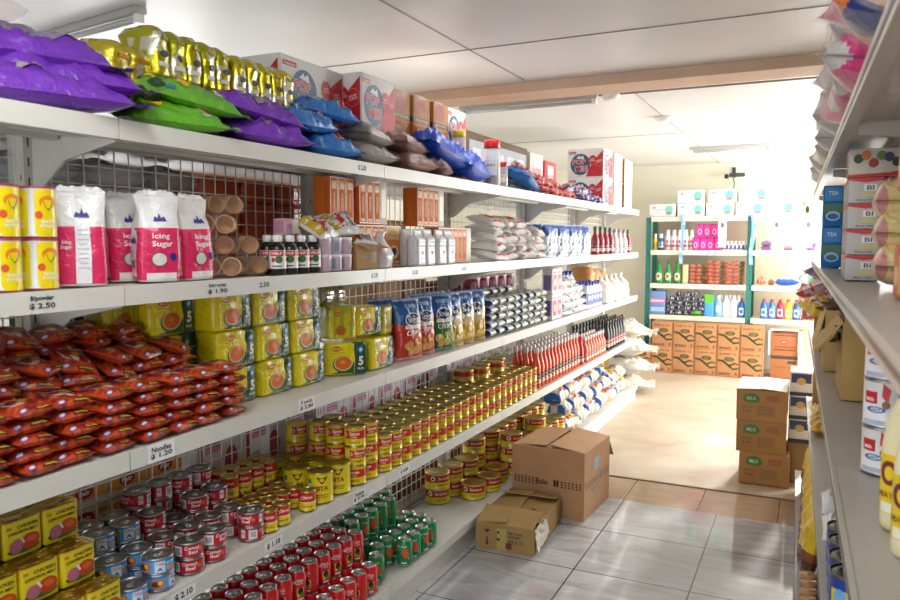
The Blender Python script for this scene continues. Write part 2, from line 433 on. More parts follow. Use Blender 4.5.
def wire_panel(x, y0, y1, z0, z1, pitch=.05, r=.0016):
    m = MB()
    n = int((y1 - y0) / pitch)
    for i in range(n + 1):
        y = y0 + (y1 - y0) * i / n; m.box(x - r, x + r, y - r, y + r, z0, z1, 'paint:#eceae4')
    n = int((z1 - z0) / pitch)
    for i in range(n + 1):
        z = z0 + (z1 - z0) * i / n; m.box(x - 3 * r, x - r, y0, y1, z - r, z + r, 'paint:#eceae4')
    return m
G = thing('gondola_shelving', 'long white double-sided metal gondola shelving with wire back panels, loaded with groceries', 'shelving', (0, 0, 0))
BOARDS = {}
for y in YS: obj('upright', upright_mb(-1.862, XB, y, 1.79, 1), G)
for b in range(len(YS) - 1):
    y0, y1 = YS[b], YS[b + 1]
    obj('wire_back', wire_panel(-1.832, y0 + .024, y1 - .024, .14, 1.76), G)
    for k, z in enumerate(ZS):
        BOARDS[b, k] = obj('shelf_board', board(XB + .001, XF if k < 4 else -1.475, y0, y1, z, 1, .045 if k < 4 else .04), G)
        obj('rear_shelf_board', board(-2.2, -1.863, y0, y1, z, -1, .045, False), G)
    obj('plinth', MB().box(-1.487, -1.482, y0 + .002, y1 - .002, 0, .084, 'paint:#cfcdc6'), G)
for y in YS:
    for z in ZS[:4]:
        obj('bracket', bracket_mb(XB, XF - .012, z, y + .005), G)
# price tags: lettering on the front lip
def price(b, k, y, lines, w=.055, h=.022, paper=None):
    S = Plane((XF + .008, 0, ZS[k] - .021), (0, 1, 0), (0, 0, 1)); m = MB()
    if paper: m.dec(S, rect(y, 0, w * 1.25, h * 1.35), paper, .0006)
    n = len(lines)
    for i, t in enumerate(lines):
        hh = h / n * .85; m.text(S, t, y, h / 2 - (i + .5) * h / n, w if i else w * .9, hh, 'ink:#23232b', .0011, bold=.03)
    obj('price_label', m, BOARDS[b, k])
price(0, 1, 1.05, ['B/powder', '$ 2.50'], .06, .032)
price(1, 1, 1.575, ['Icing sugar', '$ 1.90'], .075, .032)
price(1, 1, 1.77, ['2.50'], .05, .018)
price(1, 1, 2.40, ['$ 1.75'], .05, .022)
price(2, 1, 2.72, ['$ 3.50'], .05, .022)
price(2, 1, 3.2, ['$ 4.20'], .055, .022)
price(1, 2, 1.36, ['Noodles', '$ 1.20'], .07, .034, 'ink:#f3f3f3')
price(1, 2, 1.97, ['5 pack', '$ 2.80'], .07, .034, 'ink:#f0f0f0')
price(1, 3, 1.42, ['$ 2.10'], .07, .024, 'ink:#f0f0ee')
price(0, 3, 1.22, ['Tuna', '$ 1.60'], .06, .032)
price(1, 3, 1.79, ['$ 1.10'], .07, .024, 'ink:#f0f0ee')
price(1, 3, 2.28, ['Tomato', '$ 0.95'], .07, .034, 'ink:#f0f0ee')
price(2, 3, 2.62, ['$ 0.80'], .07, .022, 'ink:#f0f0ee')
price(1, 0, 2.62 - .3, ['$ 2.20'], .06, .024)
# ================================================================== product prototypes (front faces +x)
def rnp(h, lo, hi): return (h - lo) / (hi - lo)
def can_parts(r, h, bands, deco=None, lidkey='metal:#c9c9c6', rim='metal:#cfcfcc', tab=True, n=26, domed=False):
    """bands: [(z_top, key)...] from the bottom up; deco(mb, S)"""
    b = MB(); prof = [(r * .9, 0), (r + .0006, .0008), (r + .0006, .0035), (r, .0045)]; keys = [rim, rim, rim]
    z = .0045
    for zt, k in bands:
        prof.append((r, min(zt, h - .0045))); keys.append(k)
    prof += [(r + .0008, h - .0035), (r + .0008, h - .0005), (r - .001, h)]; keys += [rim, rim, rim]
    b.lathe(prof, rim, n, keys=keys)
    b.add([(0, 0, 0.0003)] + [(r * .9 * math.cos(2 * PI * i / 12), r * .9 * math.sin(2 * PI * i / 12), .0003) for i in range(12)], [(0, 1 + (i + 1) % 12, 1 + i) for i in range(12)], rim)
    if deco: deco(b, Cyl(r))
    l = MB().lathe([(r - .001, h - .0002), (r * .94, h - .004), (r * .84, h - .004), (r * .80, h - .0026), (r * .45, h - .0026), (r * .42, h - .0032), (0, h - .0032)], lidkey, n)
    out = [('body', b), ('lid', l)]
    if tab:
        t = MB(); zt = h - .002
        t.tube([(r * .1 + .008 * math.cos(a) * r / .033, .006 * math.sin(a) * r / .033, zt) for a in [2 * PI * i / 10 for i in range(11)]], .0014 * r / .033, 'metal:#dcdcda', 5)
        t.bevbox(-r * .42, r * .08, -.004 * r / .033, .004 * r / .033, zt - .001, zt + .0012, 'metal:#dcdcda', .0008)
        out.append(('pull_tab', t))
    return out
def soda_parts(key, deco):
    r = .033; h = .115; lid = 'metal:#d2d2d0'
    b = MB().lathe([(.0, .003), (.022, .003), (.025, 0), (.027, .001), (r, .010), (r, h - .016), (.0275, h - .004), (.0275, h - .002)], key, 24,
                   keys=[lid, lid, lid, lid, key, key, lid])
    deco(b, Cyl(r))
    l = MB().lathe([(.0275, h - .002), (.0283, h - .0005), (.0275, h), (.0262, h - .001), (.0252, h - .0055), (.0235, h - .0055), (.022, h - .0035), (0, h - .0035)], lid, 22)
    t = MB(); zt = h - .0022
    t.tube([(-.002 + .0085 * math.cos(a), .0065 * math.sin(a), zt) for a in [2 * PI * i / 10 for i in range(11)]], .0016, 'metal:#e2e2e0', 5)
    t.add([(.008 + .008 * math.cos(2 * PI * i / 10), .0075 * math.sin(2 * PI * i / 10), zt - .0008) for i in range(10)], [tuple(range(10))], 'metal:#a9a9a8')
    return [('body', b), ('lid', l), ('pull_tab', t)]
def box_mb(d, w, h, key, r=.003, **faces):
    """closed pack: origin bottom centre, front +x. Returns mb and the planes of its faces (origin at the lower-left corner)"""
    m = MB().bevbox(-d / 2, d / 2, -w / 2, w / 2, 0, h, key, r)
    S = {'f': Plane((d / 2, -w / 2, 0), (0, 1, 0), (0, 0, 1)), 'l': Plane((-d / 2, -w / 2, 0), (1, 0, 0), (0, 0, 1)),
         'r': Plane((d / 2, w / 2, 0), (-1, 0, 0), (0, 0, 1)), 'b': Plane((-d / 2, w / 2, 0), (0, -1, 0), (0, 0, 1)), 't': Plane((d / 2, -w / 2, h), (0, 1, 0), (-1, 0, 0))}
    return m, S
class Loft:
    """upright soft or moulded pack from rings (z, half width y, half depth x[, shift x, shift y]) with superellipse section p"""
    def __init__(s, rings, p=3., seed=0, amp=0., freq=18., stretch=.5):
        s.R = rings; s.p = p; s.seed = seed * 5.17; s.amp = amp; s.fr = freq; s.st = stretch
    def ring(s, z):
        R = s.R
        if z <= R[0][0]: r = R[0]
        elif z >= R[-1][0]: r = R[-1]
        else:
            for a, b in zip(R, R[1:]):
                if a[0] <= z <= b[0]:
                    t = (z - a[0]) / max(1e-9, b[0] - a[0]); r = [a[i] + (b[i] - a[i]) * t if i < len(a) and i < len(b) else 0 for i in range(5)]; break
        r = list(r) + [0] * (5 - len(r)); return r
    def pt(s, ang, z):
        r = s.ring(z); c, d = math.cos(ang), math.sin(ang)
        q = (abs(c) ** s.p + abs(d) ** s.p) ** (-1 / s.p)
        return s.disp(Vector((r[2] * c * q + r[3], r[1] * d * q + r[4], z)), Vector((c, d, 0)), z)
    def disp(s, p, n, z):
        if not s.amp: return p
        k = s.amp * min(1., .25 + z / max(.02, s.R[-1][0]) * 1.0)
        a = nz(p.x * s.fr + s.seed, p.y * s.fr, p.z * s.fr * s.st)
        b = 1 - 2 * abs(nz(p.x * s.fr * .6 + s.seed + 9, p.y * s.fr * .6, p.z * s.fr * .6 * s.st))
        return p + n * (k * (a * .8 + b * .5 - .2))
    def mesh(s, mb, keyfn, n=32, sub=.012):
        zs = []
        for a, b in zip(s.R, s.R[1:]):
            k = max(1, int((b[0] - a[0]) / sub)); zs += [a[0] + (b[0] - a[0]) * i / k for i in range(k)]
        zs.append(s.R[-1][0])
        kf = keyfn if callable(keyfn) else (lambda z, a: keyfn)
        b0 = len(mb.v)
        for z in zs:
            for i in range(n): mb.v.append(s.pt(2 * PI * i / n, z))
        for j in range(len(zs) - 1):
            for i in range(n):
                i2 = (i + 1) % n
                mb.f.append((b0 + j * n + i, b0 + j * n + i2, b0 + (j + 1) * n + i2, b0 + (j + 1) * n + i)); mb.sm.append(True)
                mb.m.append(mb.k(kf((zs[j] + zs[j + 1]) / 2, 2 * PI * (i + .5) / n)))
        for j, flip in ((0, True), (len(zs) - 1, False)):
            f = [b0 + j * n + i for i in range(n)]; mb.f.append(tuple(f[::-1] if flip else f)); mb.sm.append(False); mb.m.append(mb.k(kf(zs[j], 0)))
        return mb
    def S(s, face='f'):
        def fn(x, z):
            r = s.ring(z)
            if face in 'fb':
                hy, hx = r[1], r[2]; sg = 1 if face == 'f' else -1; y = x * sg
                q = max(0., 1 - min(1, abs(y) / max(hy, 1e-6)) ** s.p) ** (1 / s.p)
                p = Vector((sg * hx * q + r[3], y + r[4], z)); n = Vector((sg, 0, 0))
                an = Vector((p.x - r[3], p.y - r[4], 0))
            else:
                hy, hx = r[1], r[2]; sg = -1 if face == 'l' else 1; xx = x * -sg
                q = max(0., 1 - min(1, abs(xx) / max(hx, 1e-6)) ** s.p) ** (1 / s.p)
                p = Vector((xx + r[3], sg * hy * q + r[4], z)); n = Vector((0, sg, 0)); an = Vector((p.x - r[3], p.y - r[4], 0))
            an = an.normalized() if an.length > 1e-9 else n
            return s.disp(p, an, z), (n + an * .6).normalized()
        return fn
def lbl(mb, S, t, cx, cy, w, h, key, **k): mb.text(S, t, cx, cy, w, h, key, **k)

# ---- custard tin
def d_custard(b, S):
    for a in (-.9, .9):
        def S2(x, y, a=a): return S(x + a * .0375, y)
        b.dec(S2, (lambda w, h, c: (lambda P: (P, [(0, 1, 2, 3, 4, 5, 6, 7)]))([(-w, -h + c), (-w + c, -h), (w - c, -h), (w, -h + c), (w, h - c), (w - c, h), (-w + c, h), (-w, h - c)]))(.001, .001, .0002), 'ink:#f2d800', .0003)
        b.dec(S2, rect(0, .054, .054, .090, 10, 1), 'gloss:#efd50a', .0004)
        b.dec(S2, rect(0, .102, .044, .007, 8, 1), 'gloss:#efd50a', .0004); b.dec(S2, rect(0, .0065, .044, .006, 8, 1), 'gloss:#efd50a', .0004)
        b.dec(S2, ell(0, .078, .018, .014, 18, 2), 'ink:#e8831a', .0008); b.dec(S2, ell(0, .072, .0135, .011, 18, 2), 'ink:#efd50a', .0011)
        b.dec(S2, poly([(-.010, .078), (.010, .078), (.007, .067), (0, .060), (-.007, .067)]), 'ink:#1d3a22', .0014)
        b.dec(S2, ell(0, .0715, .005, .003, 10), 'ink:#efd50a', .0017)
        b.dec(S2, ell(-.019, .05, .0075, .0085, 14, 1), 'ink:#d9552a', .0011)
        b.text(S2, 'BAKING', .001, .036, .032, .008, 'ink:#f6f2d8', .001); b.text(S2, 'POWDER', .001, .026, .036, .008, 'ink:#f6f2d8', .001)
custard = Proto('baking_powder_tin', 'tin', can_parts(.0375, .112, [(.107, 'gloss:#dfe0dc')], d_custard, 'metal:#b9b4ae', 'paint:#9c3550', False))

# ---- icing sugar bag
def sugar(seed, pink='film:#e02a63', back=False):
    L = Loft([(0, .050, .036), (.004, .054, .040), (.06, .056, .042), (.13, .054, .038), (.155, .052, .030), (.175, .050, .018), (.2, .056, .010), (.222, .058, .007)], 4.2, seed, .0085, 26)
    m = MB(); L.mesh(m, lambda z, a: pink if .006 < z < .135 + .006 * math.cos(a) else 'film:#e9e7e6', 36, .008)
    S = L.S('f'); Sl = L.S('l'); Sb = L.S('b')
    if back:
        m.dec(S, rect(.004, .078, .032, .145, 5, 12), 'film:#eceaf0', .0018); m.text(S, 'Icing\nSugar', -.032, .095, .026, .022, 'ink:#f6dfe6', .002)
        for i in range(9): m.dec(S, rect(.004, .13 - i * .011, .024 - .006 * (i % 2), .0016, 4, 1), 'ink:#a5a5b4', .0026)
        m.dec(S, poly([(-.012, .160), (.020, .160), (.014, .173), (.008, .168), (.004, .182), (0, .168), (-.007, .173)]), 'ink:#35348f', .003)
    for s_ in ((Sb,) if back else (S, Sb)):
        m.text(s_, 'Icing', 0, .116, .044, .017, 'ink:#fbeef2', .0022); m.text(s_, 'Sugar', .004, .096, .054, .019, 'ink:#fbeef2', .0022)
        m.dec(s_, ell(-.006, .058, .021, .019, 18, 3), 'ink:#6d4a55', .0016); m.dec(s_, ell(-.006, .058, .018, .016, 18, 3), 'ink:#d8d3d0', .0022)
        m.dec(s_, ell(.031, .064, .010, .010, 14, 2), 'ink:#2b2a80', .0018)
        m.dec(s_, rect(0, .012, .075, .022, 8, 3), 'film:#e9e7e6', .0016)
        m.dec(s_, poly([(-.016, .155), (.016, .155), (.010, .168), (.004, .163), (0, .177), (-.004, .163), (-.011, .168)]), 'ink:#35348f', .003)
    m.dec(Sl, rect(0, .066, .042, .105, 5, 8), 'film:#eceaf0', .0014); m.dec(Sl, rect(0, .122, .030, .018, 4, 2), 'film:#eceaf0', .0014)
    m.dec(Sl, poly([(-.015, .098), (.015, .098), (.009, .112), (.004, .107), (0, .121), (-.004, .107), (-.010, .112)]), 'ink:#35348f', .0026)
    for i in range(6): m.dec(Sl, rect(-.012 + i * .005, .045, .0026, .022, 1, 2), 'ink:#55607a', .0024)
    for i in range(4): m.dec(Sl, rect(0, .086 - i * .007, .028 - .004 * (i % 2), .0016, 3, 1), 'ink:#9b9bb4', .0024)
    fin = MB(); fin.grid(lambda u, v: (.004 * math.sin(u * 9 + seed) + .004 * nz(u * 5, v * 3, seed), (u - .5) * (.118 - .03 * v), .22 + v * (.012 + .012 * abs(nz(u * 7, seed)))), 20, 4, 'film:#efeeee')
    return [('bag', m), ('gathered_top', fin)]
sugar_back = Proto('icing_sugar_bag', 'sugar bag', sugar(5, back=True), 'pink bags of icing sugar')
sugar_bags = [Proto('icing_sugar_bag', 'sugar bag', sugar(i), 'pink bags of icing sugar') for i in (1, 2)]

# ---- stacked cones in clear film
def cone_pack():
    m = MB()
    for i in range(2):
        for k in range(4): m.lathe([(.026, 0), (.0275, .002), (.0285, .030), (.0255, .030), (.0245, .006)], 'matte:#efc08c', 20, (0, (i - .5) * .058, 0))
        for k in range(5): m.lathe([(.0262 - .0003 * k, -.008 - k * .03), (.028, .015 - k * .03), (.0285, .018 - k * .03), (.0265, .022 - k * .03)], 'matte:#e6b47c', 20, (0, (i - .5) * .058, 0))
        m.lathe([(.0245, .006), (.022, -.022), (0, -.022)], 'matte:#e0a86e', 18, (0, (i - .5) * .058, 0))
    mt = Matrix.Rotation(PI / 2, 4, 'Y'); m.move(mt)
    f = MB(); L = Loft([(-.15, .03, .012), (-.13, .05, .022), (-.1, .0605, .0315), (.03, .0605, .0315), (.038, .05, .025)], 3., 3, .004, 30)
    L.R = [(z + .2, a, b) for z, a, b in L.R]; L.mesh(f, 'clear:#e9d7c2', 28, .02); f.move(mt @ Matrix.Translation((0, 0, -.2)))
    return [('cone_sleeve', m), ('film_wrap', f)]
cones = Proto('wafer_cone_pack', 'cones', cone_pack(), 'clear packs of stacked wafer cones')

# ---- syrup bottle
def d_syrup(b, S):
    b.dec(S, rect(0, .048, .17, .058, 30, 1), 'gloss:#efece6', .0004)
    for a in (-.05, 0, .05):
        b.dec(S, rect(a, .067, .044, .017, 6, 1), 'ink:#c53030', .0008); b.text(S, 'SYRUP', a, .067, .034, .008, 'ink:#ffffff', .0012)
        b.dec(S, ell(a + .006, .048, .013, .012, 14, 2), 'ink:#2f6e3b', .0008)
        b.dec(S, ell(a - .012, .047, .006, .008, 10), 'ink:#b23434', .0010); b.dec(S, rect(a, .027, .03, .004, 4, 1), 'ink:#3d3d3d', .0008)
def bottle(prof, key, n=20, deco=None, r=None, capkey=None, cap=None, capname='cap'):
    b = MB().lathe(prof, key, n)
    if deco: deco(b, Cyl(r))
    out = [('bottle', b)]
    if cap: out.append((capname, MB().lathe(cap, capkey, 16)))
    return out
syrup = Proto('syrup_bottle', 'bottle', bottle([(0, 0), (.025, 0), (.0275, .003), (.0275, .082), (.022, .094), (.012, .102), (.012, .108)], 'gloss:#17130f', 22, d_syrup, .0275, 'plast:#efefec', [(.014, .104), (.015, .105), (.015, .123), (.013, .126), (0, .126)]), 'dark syrup bottles with white caps')

# ---- small tub, cartons of drink powder
def tub():
    m = MB().lathe([(0, 0), (.026, 0), (.028, .003), (.030, .05), (.030, .053)], 'plast:#cbbcc6', 20); S = Cyl(.0294)
    for a in (-.06, -.03, 0, .03, .06): m.dec(S, rect(a, .026, .016, .034, 3, 1), 'ink:#d9a3bb' if abs(a) != .03 else 'ink:#8d93b4', .0009)
    return [('tub', m), ('lid', MB().lathe([(.031, .050), (.0315, .052), (.0315, .058), (.029, .060), (0, .0595)], 'plast:#e7e5e6', 20))]
tubs = Proto('small_plastic_tub', 'tub', tub(), 'small clear and pink plastic tubs')
def snackbag(seed, w, h, t, key, key2, deco=None, nx=16, ny=20, **kw):
    m = MB(); S = pillow(m, w, h, t, key, seed, nx, ny, keyfn=key2, **kw)
    if deco: deco(m, S)
    return m
def stand(mb):   # pillow lying flat -> standing, front +x, height along z
    return mb.move(Matrix(((0, 0, 1, 0), (1, 0, 0, 0), (0, 1, 0, 0), (0, 0, 0, 1))))

# ---- orange cereal packs
def cereal(front):
    w, d, h = (.125, .055, .178) if front else (.05, .075, .178)
    m, S = box_mb(d, w, h, 'card:#e0741f', .002)
    for k, W in (('f', w), ('l', d), ('t', None)):
        if k == 't': continue
        big = W > .1 and k == 'f'
        if k == 'l' and not front: m.dec(S[k], rect(W * .8, h * .5, W * .3, h * .8), 'ink:#cf6420', .0007); continue
        for x in (.003, W - .003): m.dec(S[k], rect(x, h / 2, .004, h - .004), 'ink:#ead9c2', .0006)
        m.dec(S[k], rect(W / 2, .004, W, .005), 'ink:#ead9c2', .0006); m.dec(S[k], rect(W / 2, h - .004, W, .005), 'ink:#ead9c2', .0006)
        if big:
            m.dec(S[k], rect(W / 2, h * .62, W - .012, h * .68), 'ink:#e98a2a', .0008); m.dec(S[k], ell(W * .5, h * .86, W * .38, h * .10, 20), 'ink:#efc14b', .001)
            m.text(S[k], 'ORANGE', W / 2, h * .70, W * .72, .017, 'ink:#f7efdd', .0014); m.dec(S[k], ell(W * .5, h * .34, W * .34, h * .17, 20), 'ink:#e8e2cf', .0011)
            m.dec(S[k], ell(W * .54, h * .37, W * .17, h * .09, 16), 'ink:#5a3147', .0014); m.dec(S[k], poly([(W * .3, h * .36), (W * .74, h * .40), (W * .6, h * .25), (W * .4, h * .26)]), 'ink:#6f8f3a', .0012)
            m.dec(S[k], rect(W / 2, h * .10, W * .8, .012), 'ink:#f3d69a', .0012)
        else:
            m.dec(S[k], rect(W / 2, h * .82, W * .62, h * .17), 'ink:#e79032', .0008); m.text(S[k], 'DRINK', W / 2, h * .83, W * .5, .010, 'ink:#f8e3b4', .0012)
            m.dec(S[k], rect(W / 2, h * .09, W * .6, .010), 'ink:#e79032', .0008); m.text(S[k], 'ORANGE', W / 2, h * .45, h * .4, W * .3, 'ink:#e79a4a', .001, rot=PI / 2)
    return m
cereal_side = Proto('drink_powder_box', 'box', cereal(False), 'orange drink powder boxes')
cereal_front = Proto('drink_powder_box', 'box', cereal(True), 'orange drink powder boxes')
cereal_white = None
def white_side():
    m, S = box_mb(.075, .055, .178, 'card:#f1ece4', .002)
    m.dec(S['f'], rect(.0275, .089, .035, .12), 'ink:#f3e1cf', .0007); m.dec(S['l'], rect(.0375, .09, .065, .165), 'ink:#e2712a', .0007)
    return m
cereal_white = Proto('drink_powder_box', 'box', white_side(), 'orange drink powder boxes')
# ---- vacuum packed foil bricks
def vac(seed):
    L = Loft([(0, .040, .026), (.003, .042, .028), (.115, .041, .028), (.125, .036, .016), (.135, .034, .006), (.158, .036, .004)], 6., seed, .004, 40)
    m = MB(); L.mesh(m, 'film:#d9d9dc', 30, .010); S = L.S('f')
    m.dec(S, ell(.004, .056, .010, .008, 12, 2), 'ink:#c8436c', .0016); m.dec(S, rect(0, .085, .05, .010, 5, 2), 'ink:#8f93a5', .0016)
    m.dec(S, rect(0, .03, .045, .004, 5, 1), 'ink:#8f93a5', .0016); m.text(S, 'COFFEE', 0, .101, .05, .009, 'ink:#707486', .002)
    return m
vacs = [Proto('foil_coffee_brick', 'coffee pack', vac(i), 'white foil coffee bricks') for i in (4, 5)]

# ---- noodle pack (flat)
def noodle(seed):
    w, h, t = .118, .100, .034
    def kf(x, y):
        v = nz(x * 55 + seed, y * 55, seed)
        if abs(y) > h / 2 - .008: return 'film:#c4471f'
        if x > .012 + .01 * math.sin(y * 60) or x < -.052: return 'film:#cf4f1e' if v > .05 else ('film:#a53316' if v > -.22 else 'film:#7a2413')
        return 'film:#821d1f' if v > -.1 else 'film:#9c2d1e'
    m = MB(); S = pillow(m, w, h, t, 'film:#c4471f', seed, 22, 20, keyfn=kf, wr=.10, seal=.008, p=3.4)
    m.dec(S, poly([(-.03, -.035), (.02, -.028), (.035, .03), (.012, .038), (0, 0)]), 'film:#e4d8c4', .0016)
    m.dec(S, ell(-.012, .012, .013, .014, 14, 3), 'ink:#3d7a35', .0022); m.dec(S, ell(-.004, .004, .010, .012, 12, 2), 'ink:#c76a2c', .0026)
    m.dec(S, rect(-.035, 0, .026, .075, 3, 8), 'film:#6a2d6e', .0016); m.text(S, 'NOODLES', -.035, 0, .06, .014, 'ink:#f0d43c', .0024, rot=-PI / 2)
    edge = lambda x, y: S(w / 2 - .0105 + x, y)
    m.dec(S, rect(.0505, -.030, .011, .020, 4, 6), 'film:#7b4a86', .0012); m.dec(S, ell(.0505, -.030, .004, .007, 10), 'ink:#d9cfe0', .0018)
    m.dec(S, rect(.0535, .018, .0062, .040, 4, 10), 'ink:#1d1412', .0014); m.text(S, 'Noodles', .0535, .018, .032, .0036, 'ink:#f2d51c', .0020, rot=PI / 2)
    m.dec(S, rect(.045, .014, .004, .056, 2, 8), 'film:#d9252a', .0013)
    return m
noodles = [Proto('noodle_pack', 'noodle pack', noodle(i), 'red packs of instant noodles') for i in (1, 2, 3)]

# ---- five-pack in green and yellow
def fivepack(seed, w=.165, h=.125, d=.10):
    L = Loft([(0, w / 2 - .004, d / 2 - .004), (.004, w / 2, d / 2), (h - .006, w / 2, d / 2), (h, w / 2 - .006, d / 2 - .006)], 9., seed, .005, 30, 1)
    m = MB(); L.mesh(m, lambda z, a: 'film:#1e5a3c' if (.30 < a < PI - .2) else 'film:#e3cf12', 40, .008); S = L.S('f'); W = w * .72; x0 = -w / 2 + W / 2
    m.dec(S, rect(x0 + .001, h / 2, W - .006, h - .010, 8, 8), 'film:#eed912', .0014)
    m.dec(S, rect(w / 2 - .024, h / 2, .040, h - .010, 3, 8), 'film:#164a34', .0014)
    m.dec(S, poly([(x0 - W * .3, .006), (x0 + W * .46, .006), (x0 + W * .46, .05), (x0 + W * .2, .022)]), 'film:#1a5538', .0020)
    m.dec(S, rect(x0 - .010, h - .026, .046, .027, 4, 3), 'ink:#c9a317', .0020); m.dec(S, rect(x0 - .011, h - .0245, .044, .025, 4, 3), 'film:#f2e02a', .0026)
    m.dec(S, ell(x0 - .011, h - .0235, .0205, .0095, 18, 2), 'ink:#d5261c', .0032); m.text(S, 'MAGGI', x0 - .011, h - .0235, .031, .009, 'ink:#f8e84a', .0038, bold=.03)
    m.text(S, 'Chicken', x0 + .022, h - .055, .036, .009, 'ink:#d78a18', .0026)
    m.dec(S, ell(x0 + .012, .042, .038, .032, 20, 3), 'ink:#2c6b3c', .0024); m.dec(S, ell(x0 + .014, .045, .035, .028, 20, 3), 'ink:#e8d29a', .0028); m.dec(S, ell(x0 + .014, .046, .031, .025, 20, 3), 'ink:#dd6a1d', .0032)
    m.dec(S, ell(x0 + .012, .050, .010, .007, 12), 'ink:#f0953a', .0037)
    X = w / 2 - .024
    m.dec(S, poly([(X, h - .012), (X + .013, h - .030), (X, h - .048), (X - .013, h - .030)]), 'ink:#2f78b8', .0022); m.dec(S, ell(X, h - .03, .006, .008, 10), 'ink:#cfe3ee', .0026)
    m.text(S, '5', X, .052, .020, .036, 'ink:#eef3ee', .0024, bold=.04); m.text(S, 'PACK', X, .022, .026, .009, 'ink:#eef3ee', .0024)
    return [('pack', m), ('end_seal', MB().grid(lambda u, v: ((v - .5) * d * .7, w / 2 - .001 + .012 * u * (1 + .3 * math.sin(v * 11)), h / 2 + (v - .5) * .02 + (u - .5) * .004), 3, 8, 'clear:#e8efe6'))]
fives = [Proto('noodle_multipack', 'noodle multipack', fivepack(i), 'yellow and green noodle multipacks') for i in (1, 2)]
def yellowback(seed):
    L = Loft([(0, .058, .045), (.004, .06, .048), (.120, .06, .048), (.126, .055, .043)], 7., seed, .006, 30, 1)
    m = MB(); L.mesh(m, lambda z, a: 'film:#d6c81e' if nz(a * 2, z * 30, seed) > -.15 else 'film:#b4b232', 32, .01); S = L.S('f')
    for i in range(3): m.dec(S, rect(-.034 + i * .034, .062, .003, .11, 1, 8), 'film:#8f9a34', .0016)
    m.dec(S, ell(-.02, .095, .014, .008, 14, 2), 'ink:#cf3a22', .0024); m.dec(S, ell(-.01, .032, .022, .018, 14, 2), 'ink:#b9641f', .0024); m.text(S, 'MAGGI', -.02, .095, .02, .006, 'ink:#f6e65a', .003)
    return m
yellows = [Proto('noodle_multipack', 'noodle multipack', yellowback(i), 'yellow and green noodle multipacks') for i in (3, 4)]

# ---- crisps
def crisps(c2, photo, seed):
    w, h, t = .16, .265, .07
    def kf(x, y): return 'film:#1f5fa8' if y > .035 + .012 * math.sin(x * 30) else c2
    m = MB(); S = pillow(m, w, h, t, c2, seed, 18, 26, keyfn=kf, wr=.13)
    m.dec(S, ell(0, .040, .046, .030, 22, 3), 'ink:#e9e6dc', .0024); m.dec(S, ell(0, .040, .040, .025, 22, 3), 'ink:#20356f', .003); m.text(S, 'Simba', 0, .040, .062, .022, 'ink:#f4f2ea', .0036)
    m.dec(S, rect(0, .008, .09, .016, 6, 2), 'ink:#f0ece2', .0022); m.text(S, 'CHIPS', 0, -.018, .08, .022, 'ink:#f5efe0', .0026)
    for px, py, q in ((-.03, -.07, .024), (.022, -.055, .020), (.018, -.088, .024), (-.012, -.098, .02)):
        m.dec(S, ell(px, py, q, q * .8, 14, 2), photo, .0024 + q * .02)
    m.text(S, 'CHIPS', 0, .098, .07, .016, 'ink:#cfe0f2', .0026)
    stand(m); m.move(Matrix.Translation((0, 0, h / 2)))
    out = [('bag', m)]
    for z in (.003, h - .013): out.append(('end_seal', MB().grid(lambda u, v, z=z: (.0015 * math.sin(v * 14), (u - .5) * w * .985, z + v * .012), 18, 6, 'film:#c9ced4')))
    return out
cr_red = Proto('crisp_bag', 'crisps', crisps('film:#cf2f22', 'ink:#e8a85a', 1)); cr_green = Proto('crisp_bag', 'crisps', crisps('film:#1f7a45', 'ink:#d9c46a', 2)); cr_gold = Proto('crisp_bag', 'crisps', crisps('film:#d2a320', 'ink:#f0d27a', 3))

# ---- small white, blue and lime biscuit pack
def biscuit(seed):
    def kf(x, y): return 'film:#20318f' if abs(y) > .042 else ('film:#a8b92a' if (y > .012 and x > -.01) else 'film:#e8e9e6')
    m = MB(); S = pillow(m, .085, .115, .046, 'film:#e8e9e6', seed, 14, 16, keyfn=kf, wr=.12, seal=.007, p=3.4)
    m.dec(S, ell(.0, -.012, .012, .016, 12, 2), 'ink:#22307f', .002); m.dec(S, rect(.036, -.005, .008, .05, 3, 5), 'film:#23379a', .0014); m.text(S, 'MILK', .036, -.006, .03, .005, 'ink:#ffffff', .002, rot=PI / 2)
    return m
biscuits = [Proto('biscuit_pack', 'biscuit pack', biscuit(i), 'small white and blue biscuit packs') for i in (1, 2)]
def whitebag(seed, w=.16, h=.12, t=.05, spot='ink:#c33a3a', key='film:#ecebe8'):
    m = MB(); S = pillow(m, w, h, t, key, seed, 16, 14, wr=.16)
    m.dec(S, ell(.01, .0, w * .14, h * .17, 12, 3), spot, .002); m.dec(S, rect(-w * .2, .01, w * .12, h * .4, 2, 3), 'ink:#9fa3a8', .002)
    m.dec(S, rect(w * .41, 0, w * .05, h * .5, 3, 5), spot, .0014)
    return m
